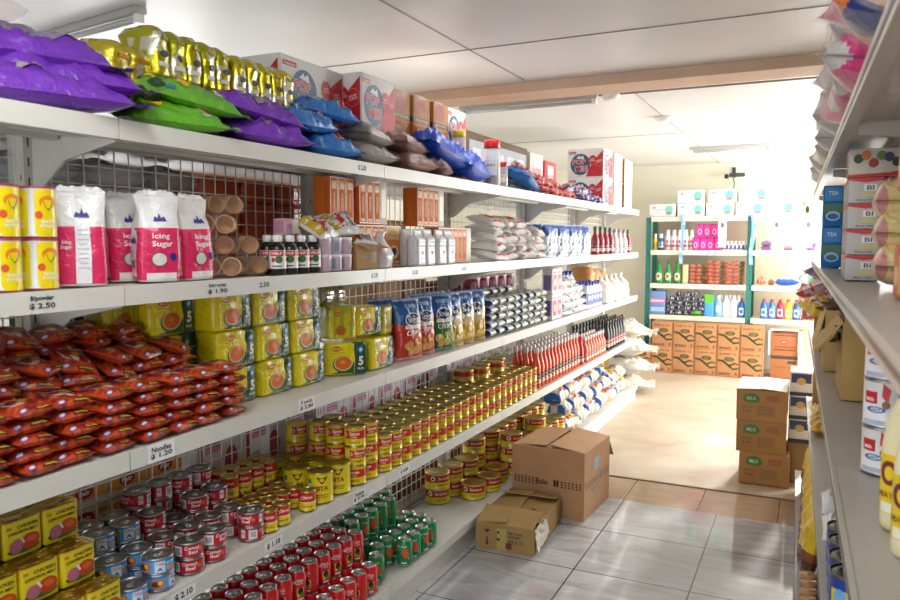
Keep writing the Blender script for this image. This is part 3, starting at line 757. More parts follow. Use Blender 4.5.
# ---- luncheon meat tin
def lunch():
    w, d, h = .096, .056, .090
    m = MB(); L = Loft([(0, w / 2 - .002, d / 2 - .002), (.003, w / 2, d / 2), (h - .004, w / 2, d / 2), (h - .001, w / 2 + .001, d / 2 + .001)], 7.); L.mesh(m, lambda z, a: 'gloss:#ecd417' if .004 < z < h - .006 else 'metal:#b79a3c', 40, .02)
    for f in 'fb':
        S = L.S(f)
        m.text(S, 'CHICKEN', .010, h * .80, .052, .0085, 'ink:#3a2d12', .0012); m.text(S, 'LUNCHEON MEAT', 0, h * .66, .074, .0078, 'ink:#3a2d12', .0012); m.dec(S, rect(-.034, h * .81, .012, .007), 'ink:#c7861c', .001)
        m.dec(S, ell(0, h * .20, .040, .010, 18, 2), 'ink:#3c6b2f', .001); m.dec(S, ell(-.019, h * .31, .017, .016, 16, 2), 'ink:#c06a86', .0014); m.dec(S, ell(.016, h * .36, .024, .018, 18, 2), 'ink:#c7451f', .0014)
        m.dec(S, ell(.018, h * .40, .013, .008, 12), 'ink:#d9682c', .0018); m.dec(S, poly([(-.012, h * .53), (-.006, h * .53), (.002, h * .36), (-.003, h * .35)]), 'ink:#e3e3e0', .002)
    for f in 'lr': m.text(L.S(f), 'HALAAL', 0, h * .6, .034, .008, 'ink:#3a2d12', .0012)
    lid = MB(); L2 = Loft([(h - .002, w / 2 - .001, d / 2 - .001), (h - .0012, w / 2 - .006, d / 2 - .006)], 6.); L2.mesh(lid, 'metal:#bf9f3a', 36)
    for q, z in ((.9, .0005), (.7, .0009)): lid.tube([((d / 2 - .004) * q * math.cos(a) * (abs(math.cos(a)) ** 5 + abs(math.sin(a)) ** 5) ** (-.2), (w / 2 - .004) * q * math.sin(a) * (abs(math.cos(a)) ** 5 + abs(math.sin(a)) ** 5) ** (-.2), h - .0012 + z) for a in [2 * PI * i / 28 for i in range(29)]], .0009, 'metal:#d0b24c', 4)
    tab = MB().tube([(.004 * math.sin(a), .022 + .009 * math.cos(a), h + .0012) for a in [2 * PI * i / 10 for i in range(11)]], .0013, 'metal:#d8c06a', 5)
    return [('body', m), ('lid', lid), ('pull_tab', tab)]
luncheon = Proto('luncheon_meat_tin', 'tin', lunch(), 'yellow luncheon meat tins')
# ---- round tins on the fourth shelf
def d_tuna(b, S):
    for a in (0, .118):
        def S2(x, y, a=a): return S(x + a, y)
        b.dec(S2, ell(-.012, .021, .020, .014, 18, 3), 'ink:#c9762e', .0007); b.dec(S2, ell(-.016, .021, .012, .008, 14, 2), 'ink:#5a3320', .0011); b.dec(S2, ell(-.006, .024, .006, .006, 10), 'ink:#d8bf7c', .0014)
        b.dec(S2, rect(.030, .022, .026, .030, 5, 1), 'ink:#cfdfef', .0007); b.text(S2, 'TUNA', .030, .030, .022, .008, 'ink:#d8622a', .0012); b.dec(S2, poly([(.022, .010), (.030, .022), (.038, .010)]), 'ink:#2456a8', .0012)
        b.text(S2, 'Light Meat', .058, .030, .026, .006, 'ink:#eaf3fb', .001); b.dec(S2, rect(.058, .016, .02, .012, 4, 1), 'ink:#e08a4a', .0008)
tuna = Proto('tuna_tin', 'tin', can_parts(.0405, .0445, [(.008, 'gloss:#2f7fd0'), (.036, 'gloss:#4aa0e4'), (.04, 'gloss:#2f7fd0')], d_tuna, 'metal:#a8a8a6', 'metal:#b9b9b6'), 'blue tuna tins')
def d_beef(b, S):
    for a in (0, .125):
        def S2(x, y, a=a): return S(x + a, y)
        b.text(S2, 'Corned', .0, .031, .040, .010, 'ink:#f3e7e4', .001); b.text(S2, 'Beef', .004, .019, .026, .010, 'ink:#f3e7e4', .001); b.dec(S2, ell(.026, .024, .006, .006, 12), 'ink:#e0604a', .0008)
        b.dec(S2, rect(-.040, .022, .026, .028, 5, 1), 'ink:#e6e4e4', .0007)
        for i in range(7): b.dec(S2, rect(-.048 + i * .0026, .023, .0013, .018), 'ink:#77777c', .0011)
        b.dec(S2, rect(.052, .024, .014, .026, 3, 1), 'ink:#efdedd', .0008); b.text(S2, 'FAMILY', .052, .026, .012, .005, 'ink:#a01c2a', .0012)
beef = Proto('corned_beef_tin', 'tin', can_parts(.0395, .0445, [(.007, 'gloss:#a3142a'), (.034, 'gloss:#c2182e'), (.04, 'gloss:#a3142a')], d_beef, 'metal:#8f8f8d', 'metal:#a9a9a6'), 'red corned beef tins')
def d_paste(b, S):
    h = .07
    for a in (0, .09):
        def S2(x, y, a=a): return S(x + a, y)
        b.text(S2, 'Saron', .004, .050, .030, .011, 'ink:#f7ead2', .0008, bold=.03); b.dec(S2, ell(-.018, .046, .0065, .0065, 12), 'ink:#efe8dc', .0007); b.dec(S2, ell(-.018, .046, .004, .004, 10), 'ink:#3a3a38', .001)
        b.text(S2, 'TOMATO PASTE', 0, .018, .036, .006, 'ink:#5a4a10', .0008)
paste = Proto('tomato_paste_tin', 'tin', can_parts(.029, .07, [(.030, 'gloss:#e8cf16'), (.033, 'ink:#f0e6c8'), (.064, 'gloss:#d4291f')], d_paste, 'metal:#bfa85c', 'metal:#c7b267', False, 22), 'small red and yellow tomato paste tins')
def d_sita(b, S):
    for a in (0, .145):
        def S2(x, y, a=a): return S(x + a, y)
        b.dec(S2, poly([(-.020, .098), (-.008, .093), (.008, .093), (.020, .098), (.014, .084), (.006, .074), (0, .070), (-.006, .074), (-.014, .084)]), 'ink:#5a3a1e', .0008); b.dec(S2, ell(0, .085, .007, .006, 12), 'ink:#d9c21c', .0012)
        b.text(S2, 'SITA', 0, .055, .046, .017, 'ink:#a3302a', .0009, bold=.04); b.dec(S2, rect(0, .032, .05, .003, 8, 1), 'ink:#6b5a14', .0008); b.text(S2, 'MEAT BALLS', 0, .024, .042, .007, 'ink:#6b5a14', .0009)
        b.dec(S2, rect(-.046, .05, .02, .06, 5, 1), 'ink:#d8d2b0', .0007); b.dec(S2, rect(-.046, .08, .016, .016, 4, 1), 'ink:#53764a', .0012)
sita = Proto('yellow_food_tin', 'tin', can_parts(.046, .11, [(.105, 'gloss:#e9d31a')], d_sita, 'metal:#a3923c', 'metal:#c4ae50', False), 'large yellow food tins')
def d_tom(b, S):
    for a in (0, .125):
        def S2(x, y, a=a): return S(x + a, y)
        b.text(S2, 'Saron', .006, .050, .038, .013, 'ink:#f6e8d4', .0009, bold=.03); b.text(S2, 'PUREE', .004, .037, .024, .006, 'ink:#f2dfb4', .0009)
        b.dec(S2, rect(-.046, .044, .026, .036, 5, 1), 'ink:#e8d540', .0008); b.dec(S2, ell(-.028, .045, .007, .007, 12), 'ink:#efe6d8', .0011); b.dec(S2, ell(-.028, .045, .004, .004, 10), 'ink:#3c2c26', .0014)
        b.text(S2, 'TOMATO', .004, .017, .044, .008, 'ink:#6b5a14', .0009)
tomato = Proto('tomato_tin', 'tin', can_parts(.0405, .073, [(.030, 'gloss:#e8cd18'), (.060, 'gloss:#cf2a1e'), (.069, 'gloss:#e6bf1e')], d_tom, 'metal:#c4ad62', 'metal:#d6c27a', False, 24), 'red and yellow tomato tins')
def d_mack(b, S):
    for a in (0, .2):
        def S2(x, y, a=a): return S(x + a, y)
        b.text(S2, 'Saronmat', 0, .056, .070, .015, 'ink:#f3e3d0', .001, bold=.02); b.text(S2, 'TOMATO PASTE', 0, .022, .07, .011, 'ink:#5f5a14', .001)
        b.dec(S2, rect(.068, .04, .03, .062, 5, 1), 'ink:#dcc21e', .0008); b.dec(S2, ell(-.062, .055, .013, .013, 14, 2), 'ink:#efe6d6', .001); b.dec(S2, ell(-.062, .055, .007, .007, 12), 'ink:#43302a', .0014)
mack = Proto('large_tomato_tin', 'tin', can_parts(.066, .080, [(.036, 'gloss:#dfce1c'), (.072, 'gloss:#b5241c'), (.077, 'gloss:#d9b41e')], d_mack, 'metal:#d0bd7a', 'metal:#dcc98a', False, 32), 'large flat tomato tins on the bottom shelf')
# ---- soda
def d_cola(b, S):
    for a in (0, .104):
        def S2(x, y, a=a): return S(x + a, y)
        b.text(S2, 'COLA', -.004, .083, .030, .011, 'ink:#f6e9e6', .0006, bold=.03); b.text(S2, 'TASTE', -.004, .072, .026, .005, 'ink:#f6e9e6', .0006)
        b.dec(S2, rect(.0, .042, .026, .030, 5, 1), 'ink:#e6c33a', .0005); b.dec(S2, ell(.0, .046, .010, .013, 14, 2), 'ink:#2b1a12', .0009); b.dec(S2, ell(.004, .034, .009, .006, 12), 'ink:#4f8a2c', .0012)
        b.dec(S2, ell(-.022, .078, .005, .005, 12), 'ink:#f0e4dc', .0006); b.dec(S2, rect(.0, .018, .022, .006, 4, 1), 'ink:#f2dcd6', .0005)
cola = Proto('red_soda_can', 'soda can', soda_parts('gloss:#d3161f', d_cola), 'red cola cans')
def d_lime(b, S):
    for a in (0, .104):
        def S2(x, y, a=a): return S(x + a, y)
        b.dec(S2, ell(.004, .060, .016, .021, 18, 3), 'ink:#e2592a', .0005); b.dec(S2, poly([(-.024, .074), (-.016, .078), (.020, .044), (.020, .034)]), 'ink:#eef2ee', .0010)
        b.dec(S2, poly([(-.02, .052), (-.006, .052), (.012, .03), (0, .028)]), 'ink:#1c6b3a', .0012); b.text(S2, 'TWIST', -.002, .088, .028, .009, 'ink:#f0f6f0', .0006, bold=.03); b.dec(S2, ell(-.026, .088, .005, .005, 12), 'ink:#e8f0e8', .0006); b.dec(S2, rect(0, .019, .022, .006, 4, 1), 'ink:#dff0e2', .0005)
lime = Proto('green_soda_can', 'soda can', soda_parts('gloss:#0e8a4a', d_lime), 'green citrus soda cans')
# ---- sauce bottles
def sauce(c, cap, h=.25, r=.029, lab='ink:#2a2220', band='ink:#f0e2d4', txt='SAUCE'):
    def dc(b, S):
        b.dec(S, rect(0, h * .30, 2 * PI * r * .97, h * .12, 24, 1), lab, .0005); b.dec(S, rect(0, h * .17, 2 * PI * r * .97, h * .10, 24, 1), band, .0005)
        for a in (-.05, 0, .05): b.text(S, txt, a, h * .30, .034, h * .05, 'ink:#f2ead8', .001); b.dec(S, ell(a, h * .17, .010, h * .035, 12), 'ink:#c8442a', .001)
    return bottle([(0, 0), (r * .92, 0), (r, .004), (r, h * .5), (r * .86, h * .6), (.013, h * .76), (.0125, h * .9)], c, 18, dc, r, cap, [(.014, h * .86), (.0155, h * .87), (.0150, h * .985), (.012, h), (0, h)])
sauce_or = Proto('sauce_bottle', 'bottle', sauce('gloss:#e2561c', 'plast:#d9d7d4'), 'orange sauce bottles with clear caps')
sauce_lo = Proto('chutney_bottle', 'bottle', sauce('gloss:#d2572a', 'plast:#dcd6d2', .19, .031, 'ink:#8f2a1c', 'ink:#efe0d0', 'PERI'), 'short orange chutney bottles')
sauce_dk = Proto('dark_sauce_bottle', 'bottle', sauce('gloss:#1c1716', 'plast:#231d1c', .25, .027, 'ink:#9c2f2c', 'ink:#d8d0c8', 'SOY'), 'dark sauce bottles')
sauce_rd = Proto('ketchup_bottle', 'bottle', sauce('gloss:#c01d24', 'plast:#d0202a', .21, .026, 'ink:#22191a', 'ink:#efe4dc', 'HOT'))
# ================================================================== top shelf
T0, T1, T2, T3, T4 = [z + .0035 for z in ZS]
def bigbag(key, w, h, t, seed, deco=None, window=None, wr=.22, sag=0.):
    m = MB(); S = pillow(m, w, h, t, key, seed, 26, 34, wr=wr, seal=.025, sag=sag)
    if window: m.dec(S, rect(0, h * .02, w * .5, h * .5, 10, 16), window, .003)
    if deco:
        deco(m, S); sb_ = surf_of(pillow_fn(w, h, t, seed, wr=wr, seal=.025, sag=sag)[1])
        deco(m, lambda x, y: (lambda q: (q[0], -q[1]))(sb_(x, y)))
    out = [('bag', m)]
    for sg in (-1, 1): out.append(('end_seal', MB().grid(lambda u, v: ((u - .5) * w * .97, sg * (h / 2 - .004 + v * .02), .004 * math.sin(u * 20 + seed) - sag * (2 * u - 1) ** 2), 24, 2, key)))
    return out
def d_rice(m, S):
    m.dec(S, rect(-.06, -.10, .05, .10, 5, 10), 'ink:#b52f63', .004); m.dec(S, rect(.05, -.02, .05, .05, 5, 5), 'film:#8d8590', .004)
pur = [Proto('purple_food_bag', 'bag', bigbag('film:#6a2aa8', .28, .42, .085, i, d_rice, 'film:#7a6f84' if i < 3 else None, .26), 'big purple bags on the top shelf') for i in (1, 2, 3)]
pur[0].place((-1.69, 1.17, T0 + .150), (-.05, .17, -.50), 'uppermost purple bag of the pile at the near end of the top shelf')
pur[1].place((-1.645, 1.20, T0 + .096), (-.03, .15, -.42), 'middle purple bag of the pile, below the uppermost one')
pur[2].place((-1.60, 1.13, T0 + .046), (.0, .14, -.30), 'lowest purple bag of the pile, drooping over the shelf lip')
tag(obj('pasta_bag', snackbag(5, .16, .2, .07, 'clear:#d99a72', None), None, (-1.74, 1.09, 2.035)), 'peach coloured clear bag on top of the purple bag pile', 'bag')
def d_green(m, S):
    m.dec(S, rect(0, .10, .12, .05, 8, 5), 'film:#e6dfd4', .003); m.dec(S, ell(0, .10, .035, .02, 14, 3), 'ink:#c22458', .004); m.dec(S, ell(.02, -.05, .03, .02, 14, 3), 'ink:#e9b52c', .003); m.dec(S, ell(-.04, -.11, .02, .016, 12, 2), 'ink:#e3c53a', .003)
    m.dec(S, rect(.02, -.12, .05, .025, 5, 3), 'ink:#1f4a2a', .003); m.dec(S, rect(-.05, .04, .04, .02, 4, 2), 'ink:#24342c', .003); m.dec(S, ell(.055, -.1, .015, .012, 10, 2), 'ink:#2f7cc0', .003)
grn = [Proto('green_food_bag', 'bag', bigbag('film:#67b322', .19, .33, .062, i, d_green, None, .2), 'lime green bags') for i in (4, 5)]
grn[0].place((-1.575, 1.50, T0 + .040), (0, .24, -.28), 'lower lime green bag lying on the shelf beside the purple pile')
grn[1].place((-1.60, 1.60, T0 + .112), (-.08, .34, -.12), 'upper lime green bag resting on the other green bag')
pur2 = [Proto('purple_snack_bag', 'bag', bigbag('film:#7a33bd', .20, .34, .065, i, d_rice, None, .3), 'flat purple bags') for i in (7, 8)]
pur2[0].place((-1.56, 1.86, T0 + .044), (0, .25, -.15), 'lower flat purple bag between the green bags and the blue bags')
pur2[1].place((-1.59, 1.87, T0 + .120), (-.12, .34, -.22), 'upper flat purple bag lying on the other beside the blue bags')
# gold noodle bundles standing at the back
def bundle(seed, w, d, h, k1, k2, n):
    m = MB()
    for i in range(n):
        L = Loft([(0, w / n / 2 - .004, d / 2 - .02), (.015, w / n / 2, d / 2), (h - .02, w / n / 2, d / 2 - .004), (h, w / n / 2 - .012, d / 2 - .03)], 4., seed + i, .012, 28, 1); b = len(m.v)
        L.mesh(m, lambda z, a: k1 if nz(a * 1.5 + seed, z * 14, i) > -.12 else k2, 24, .014)
        S = L.S('f'); m.dec(S, ell(0, h * .5, w / n * .2, h * .06, 12, 2), 'ink:#4a556a', .003); m.dec(S, rect(w / n * .1, h * .78, w / n * .5, h * .07, 3, 2), 'ink:#d9862a' if n == 3 else 'ink:#b9a92a', .003); m.dec(S, rect(-w / n * .1, h * .3, w / n * .5, h * .08, 3, 2), 'ink:#2f56a0' if n == 3 else 'ink:#e9e7da', .003)
        m.move(Matrix.Translation((0, (i - (n - 1) / 2) * w / n, 0)), b)
    return m
gold = Proto('gold_noodle_bundle', 'noodle bundle', bundle(3, .33, .16, .165, 'foil:#bdb82a', 'foil:#e4dfc8', 5), 'gold film noodle bundles')
gold2 = Proto('gold_noodle_bundle', 'noodle bundle', bundle(9, .36, .16, .155, 'foil:#d3c43a', 'foil:#e9e8df', 5), 'gold film noodle bundles')
mix = Proto('mixed_noodle_bundle', 'noodle bundle', bundle(14, .24, .15, .17, 'foil:#d9c540', 'foil:#e6e2d2', 3), None)
gold.place((-1.76, 1.735, T0), 0, 'lower gold bundle behind the green bags'); gold.place((-1.77, 1.73, T0 + .167), (0, 0, .05), 'upper gold bundle behind the green bags', scale=(1, 1, .95))
gold2.place((-1.755, 2.055, T0), 0, 'lower gold and silver bundle in front of the nearest white carton', scale=(1, .82, 1)); gold2.place((-1.76, 2.05, T0 + .157), (0, 0, -.04), 'upper gold and silver bundle beside the white carton', scale=(1, .82, 1))
mix.place((-1.80, 1.545, T0 + .09), (0, .10, .1), 'yellow and silver bundle with orange print leaning behind the purple pile', scale=1.0)
def d_blue(m, S):
    m.dec(S, ell(.03, .05, .04, .022, 16, 3), 'ink:#c9d8ea', .003); m.dec(S, ell(.03, .05, .032, .016, 16, 3), 'ink:#b53a36', .004); m.dec(S, rect(-.03, -.05, .05, .014, 5, 2), 'ink:#dbe6f2', .003); m.dec(S, rect(-.03, -.09, .03, .02, 4, 2), 'ink:#5a1f2a', .003)
blu = [Proto('blue_snack_bag', 'bag', bigbag('film:#2a7fd2', .19, .30, .07, i, d_blue, None, .28), 'sky blue bags') for i in (10, 11)]
blu[0].place((-1.58, 2.21, T0 + .046), (0, .22, -.2), 'lowest sky blue bag in front of the white carton'); blu[1].place((-1.60, 2.13, T0 + .122), (.06, .28, .12), 'middle sky blue bag of the pile in front of the white carton', scale=.95)
blu[0].place((-1.62, 2.30, T0 + .185), (-.10, .35, -.35), 'topmost sky blue bag, tilted against the white carton', scale=.85)
# instant noodle cartons
def popmie(d, w, h, side_red=True, small=False):
    m, S = box_mb(d, w, h, 'card:#e7e4e2', .003)
    def face(s, W, flip):
        q = min(W, h); cx = W * .36
        if W > .2:
            m.dec(s, poly([(W * .98, .006), (W * .98, h * .93), (W * .74, h * .62), (W * .60, h * .30), (W * .52, .006)]), 'ink:#c3202b', .0008)
        m.dec(s, ell(cx, h * .46, q * .36, q * .38, 30), 'ink:#3d6178', .0012); m.dec(s, ell(cx, h * .46, q * .335, q * .355, 30), 'ink:#2f5873', .0015)
        m.dec(s, poly([(cx - q * .16, h * .68), (cx - q * .03, h * .78), (cx, h * .72), (cx + q * .10, h * .77), (cx + q * .15, h * .62), (cx, h * .66)]), 'ink:#e6e2df', .0018)
        m.text(s, 'POP', cx - q * .05, h * .55, q * .48, q * .20, 'ink:#f2e9e6', .0020, bold=.06); m.text(s, 'POP', cx - q * .05, h * .55, q * .455, q * .18, 'ink:#c3202b', .0026, bold=.02)
        m.text(s, 'MIE', cx + q * .04, h * .31, q * .48, q * .20, 'ink:#f2e9e6', .0020, bold=.06); m.text(s, 'MIE', cx + q * .04, h * .31, q * .455, q * .18, 'ink:#c3202b', .0026, bold=.02)
        for k, (a, b_) in enumerate(((.70, .60), (.87, .55))):
            m.dec(s, ell(W * a, h * b_, q * .15, q * .17, 20), 'ink:#dd8d92', .0018); m.dec(s, ell(W * a, h * b_, q * .14, q * .16, 20), 'ink:#c3202b', .0024)
            m.text(s, ('MIXED\nFLAVOUR', 'CREAM\nCHEESE')[k], W * a, h * b_, q * .20, q * .10, 'ink:#efd3d3', .003, rot=.25 if k else .1)
        m.dec(s, rect(W * .14, h * .86, W * .22, h * .12), 'ink:#e6e2df', .0012); m.dec(s, rect(W * .14, h * .87, W * .20, h * .085), 'ink:#b8202b', .0016); m.text(s, 'Indomie', W * .14, h * .87, W * .16, h * .05, 'ink:#f0d8d8', .002)
    face(S['f'], w, 0); face(S['l'], d, 1)
    for x in (.003, w - .003): m.dec(S['f'], rect(x, h / 2, .004, h - .004), 'ink:#b9b2ae', .0007)
    fl = MB(); sp = Plane((d / 2, -w / 2, h), (0, 1, 0), (-1, 0, 0)); fl.dec(sp, rect(w / 2, d * .25, w - .006, d * .485), 'card:#e3dfdc', .0012); fl.dec(sp, rect(w / 2, d * .75, w - .006, d * .485), 'card:#e3dfdc', .0012)
    return [('carton', m), ('top_flap', fl)]
basec = Proto('plain_base_carton', 'carton', box_mb(.28, .34, .165, 'card:#a8825a', .003)[0], 'plain brown cartons under the noodle cartons')
for i, (x, y) in enumerate(((-1.885, 2.345), (-1.81, 2.69), (-1.82, 3.035), (-1.82, 3.38))): basec.place((x, y, T0), 0, 'plain brown carton below the row of noodle and brown wrapped cartons, %s along' % o_(i))
pA = Proto('noodle_carton', 'carton', popmie(.30, .40, .212), 'white and red noodle cartons'); pA.place((-1.875, 2.365, T0 + .167), 0, 'nearest white and red noodle carton, behind the sky blue bags')
pB = Proto('noodle_carton', 'carton', popmie(.30, .265, .216), 'white and red noodle cartons'); pB.place((-1.79, 2.66 + .04, T0 + .167), 0, 'second white and red noodle carton, beside the brown wrapped cartons')
def brownpack():
    m, S = box_mb(.28, .165, .205, 'card:#b0612f', .006)
    for k, W in (('f', .165), ('l', .28)):
        m.dec(S[k], rect(W / 2, .155, W - .008, .09), 'card:#b98455', .0008); m.dec(S[k], rect(W * .42, .158, W * .5, .075), 'ink:#9a3a2f', .0012); m.dec(S[k], rect(W / 2, .098, W - .006, .022), 'ink:#3f2a1c', .0012)
        m.text(S[k], 'MARGARINE', W / 2, .098, W * .7, .010, 'ink:#c9a878', .0016); m.dec(S[k], rect(W * .35, .035, W * .3, .04), 'ink:#8f4a22', .001); m.dec(S[k], rect(W / 2, .078, W - .006, .010), 'card:#c98a5c', .001)
    f = MB(); L = Loft([(0, .082, .140), (.15, .0835, .1415), (.198, .0835, .1415), (.212, .078, .135), (.215, .03, .10)], 14., 2, .002, 30); L.mesh(f, 'clear:#e2c9b2', 36, .03)
    return [('carton', m), ('film_wrap', f)]
bp = Proto('brown_wrapped_carton', 'carton', brownpack(), 'brown film-wrapped cartons')
for i, y in enumerate((2.922, 3.096, 3.275)): bp.place((-1.80 + .01 * i, y, T0 + .167), 0, ('brown film-wrapped carton touching the second white noodle carton', 'middle one of the three brown film-wrapped cartons', 'brown film-wrapped carton touching the third white noodle carton')[i])
pB.place((-1.80, 3.475, T0 + .167), 0, 'third white and red noodle carton, after the three brown cartons', scale=(1, .85, .96))
def bigflat():
    m, S = box_mb(.30, .95, .30, 'card:#6d5a49', .004)
    m.dec(S['f'], rect(.48, .15, .88, .22), 'ink:#8f939c', .001); m.dec(S['l'], rect(.15, .15, .28, .28), 'ink:#3b3634', .001)
    for i in range(5): m.dec(S['f'], rect(.14 + i * .17, .16, .11, .12), 'ink:#b9bcc2', .0015); m.text(S['f'], 'BISCUITS', .14 + i * .17, .16, .09, .02, 'ink:#5e6b84', .002)
    f = MB(); sp = Plane((.15, -.475, .30), (0, 1, 0), (-1, 0, 0)); f.dec(sp, rect(.475, .075, .94, .148), 'card:#b07a4c', .0012); f.dec(sp, rect(.475, .225, .94, .148), 'card:#b07a4c', .0012)
    return [('carton', m), ('top_flap', f)]
Proto('long_brown_carton', 'carton', bigflat()).place((-1.83, 4.13, T0), 0, 'long low brown carton behind the jars, grey printed side')
def jar(lid, inside):
    g = MB().lathe([(0, 0), (.042, 0), (.046, .005), (.046, .165), (.038, .185), (.038, .19)], 'glass:#e6ecec', 22)
    c = MB().lathe([(0, .004), (.043, .004), (.043, .12), (0, .125)], inside, 18)
    l = MB().lathe([(.041, .186), (.043, .188), (.043, .222), (.039, .228), (0, .228)], lid, 22)
    d = Cyl(.0462); g.dec(d, rect(-.02, .085, .07, .07, 8, 1), 'ink:#e6e2dc', .0006); g.text(d, 'SWEETS', -.02, .10, .05, .012, 'ink:#b03a3a', .0012)
    return [('jar', g), ('lid', l), ('sweets', c)]
Proto('sweet_jar', 'jar', jar('plast:#d3231f', 'film:#b58a68')).place((-1.535, 3.665, T0), -.9, 'clear sweet jar with a red lid at the top shelf lip', scale=(1, 1, 1.05))
Proto('sweet_jar', 'jar', jar('plast:#e2c419', 'film:#8c6a3c')).place((-1.61, 3.42, T0 + .09), -.9, 'clear sweet jar with a yellow lid behind the royal blue bag', scale=.75)
Proto('sweet_jar', 'jar', jar('plast:#c9282a', 'film:#a04030')).place((-1.54, 3.83, T0), -.9, 'smaller clear jar just beyond the red-lidded jar', scale=.62)
tag(obj('snack_tray', MB().bevbox(-.06, .06, -.09, .09, 0, .085, 'card:#8a5f3c', .004), None, (-1.61, 3.42, T0)), 'small brown tray under the yellow-lidded jar', 'tray')
def grainbag(seed, key): 
    m = MB(); S = pillow(m, .20, .30, .075, key, seed, 22, 30, wr=.20, seal=.03)
    f = MB(); pillow(f, .206, .33, .079, 'clear:#e8e6e2', seed, 22, 30, wr=.24, seal=.03); return [('grain', m), ('film', f)]
seedb = Proto('seed_bag', 'bag', grainbag(3, 'grain:#8f877c'), 'clear bags of grey seed'); beanb = Proto('bean_bag', 'bag', grainbag(4, 'grain:#8a3f2a'), 'clear bags of red beans')
seedb.place((-1.575, 2.46, T0 + .038), (0, .06, -.1), 'lower clear bag of grey seed'); seedb.place((-1.60, 2.51, T0 + .118), (-.04, .10, .1), 'upper clear bag of grey seed in front of the second noodle carton', scale=.95)
beanb.place((-1.57, 2.80, T0 + .038), (0, .08, -.05), 'lower clear bag of red beans beside the grey seed'); beanb.place((-1.60, 2.80, T0 + .116), (-.05, .08, .12), 'upper clear bag of red beans beside the grey seed', scale=.95)
beanb.place((-1.545, 3.04, T0 + .034), (0, .08, .3), 'clear bag of red beans next to the royal blue bags', scale=(.7, .75, .85))
roy = [Proto('royal_blue_bag', 'bag', bigbag('film:#1450c8', .24, .42, .13, i, None, None, .30), 'royal blue plastic bags') for i in (15, 16)]
roy[0].place((-1.60, 3.16, T0 + .125), (-.22, .12, -.1), 'nearest royal blue bag, leaning up on the red beans', scale=.9); roy[1].place((-1.585, 3.42, T0 + .07), (-.08, .10, .1), 'second royal blue bag, lying beside the sweet jar', scale=(.9, .85, .9))
blu[1].place((-1.565, 4.17, T0 + .075), (-.22, .30, .05), 'sky blue bag between the sweet jars and the red snack packs', scale=1.1)
def minipack(c, c2, seed): return snackbag(seed, .12, .16, .05, c, lambda x, y: c if nz(x * 30 + seed, y * 30) > -.1 else c2, lambda m, S: (m.dec(S, ell(0, 0, .03, .035, 12, 2), 'ink:#e9dfca', .0025), m.dec(S, ell(0, 0, .02, .024, 12, 2), 'ink:#c0342a', .0035)), 14, 16, wr=.28)
redp = [Proto('red_snack_pack', 'snack pack', minipack('film:#cf2a22', 'film:#e9e2da', i), 'red snack packs in a heap') for i in (1, 2)]
ppk = [Proto('purple_sweet_pack', 'snack pack', minipack('film:#4a2f86', 'film:#cfc9d8', i), 'purple sweet packs') for i in (3, 4)]
W_ = ('at the near end', 'second from the near end', 'in the middle', 'next to the last', 'at the far end', 'sixth along')
for i in range(5): redp[i % 2].place((-1.56 + .01 * (i % 2), 4.52 + i * .145, T0 + .027), (U(-.1, .1), U(0, .15), U(-.3, .3)), 'red snack pack in the bottom row beside the blue bag, ' + W_[i])
for i in range(4): redp[i % 2].place((-1.62, 4.45 + i * .15, T0 + .095), (U(-.3, .2), U(.1, .4), U(-.4, .4)), 'red snack pack in the second row, ' + W_[i if i < 3 else 4])
for i in range(3): redp[i % 2].place((-1.68, 4.40 + i * .15, T0 + .165 - .02 * i), (U(-.3, .2), U(.2, .5), U(-.4, .4)), 'red snack pack on the top of the heap, ' + ('near end', 'middle', 'far end')[i])
for i in range(4): ppk[i % 2].place((-1.55, 5.30 + i * .17, T0 + .027), (U(-.1, .1), U(0, .15), U(-.4, .4)), 'purple sweet pack on the shelf before the noodle cartons, ' + W_[i if i < 3 else 4])
for i in range(3): ppk[i % 2].place((-1.63, 5.32 + i * .19, T0 + .09), (U(-.2, .2), U(.1, .4), U(-.4, .4)), 'purple sweet pack in the upper row before the cartons, ' + ('near end', 'middle', 'far end')[i])
def plain_carton(d, w, h, key, deco=None, tape='card:#c9a878'):
    m, S = box_mb(d, w, h, key, .003)
    if deco: deco(m, S, d, w, h)
    f = MB(); sp = Plane((d / 2, -w / 2, h), (0, 1, 0), (-1, 0, 0))
    f.dec(sp, rect(w / 2, d * .25, w - .006, d * .485), key, .0012); f.dec(sp, rect(w / 2, d * .75, w - .006, d * .485), key, .0012)
    t = MB(); t.dec(sp, rect(w / 2, d / 2, w, .045), tape, .0018)
    return [('carton', m), ('top_flap', f), ('tape', t)]
def d_redside(m, S, d, w, h):
    m.dec(S['l'], rect(d / 2, h / 2, d * .8, h * .8), 'ink:#c9363a', .001); m.dec(S['f'], rect(w * .5, h / 2, w * .5, h * .8), 'ink:#b9bcc4', .001); m.text(S['f'], 'CRACKERS', w / 2, h * .6, w * .7, h * .14, 'ink:#c0303a', .0016)
Proto('red_snack_carton', 'carton', plain_carton(.22, .26, .30, 'card:#ded7d3', d_redside)).place((-1.81, 4.84, T0), 0, 'white carton with red end standing behind the red snack heap')
Proto('red_snack_carton', 'carton', plain_carton(.22, .26, .27, 'card:#c94d48', d_redside)).place((-1.81, 5.14, T0), 0, 'red carton standing behind the snack heap, beside the white one')
pC = Proto('noodle_carton', 'carton', popmie(.30, .30, .228), 'white and red noodle cartons')
pC.place((-1.69, 6.155, T0), 0, 'lower white and red noodle carton near the far end'); pC.place((-1.69, 6.155, T0 + .23), 0, 'upper white and red noodle carton near the far end')
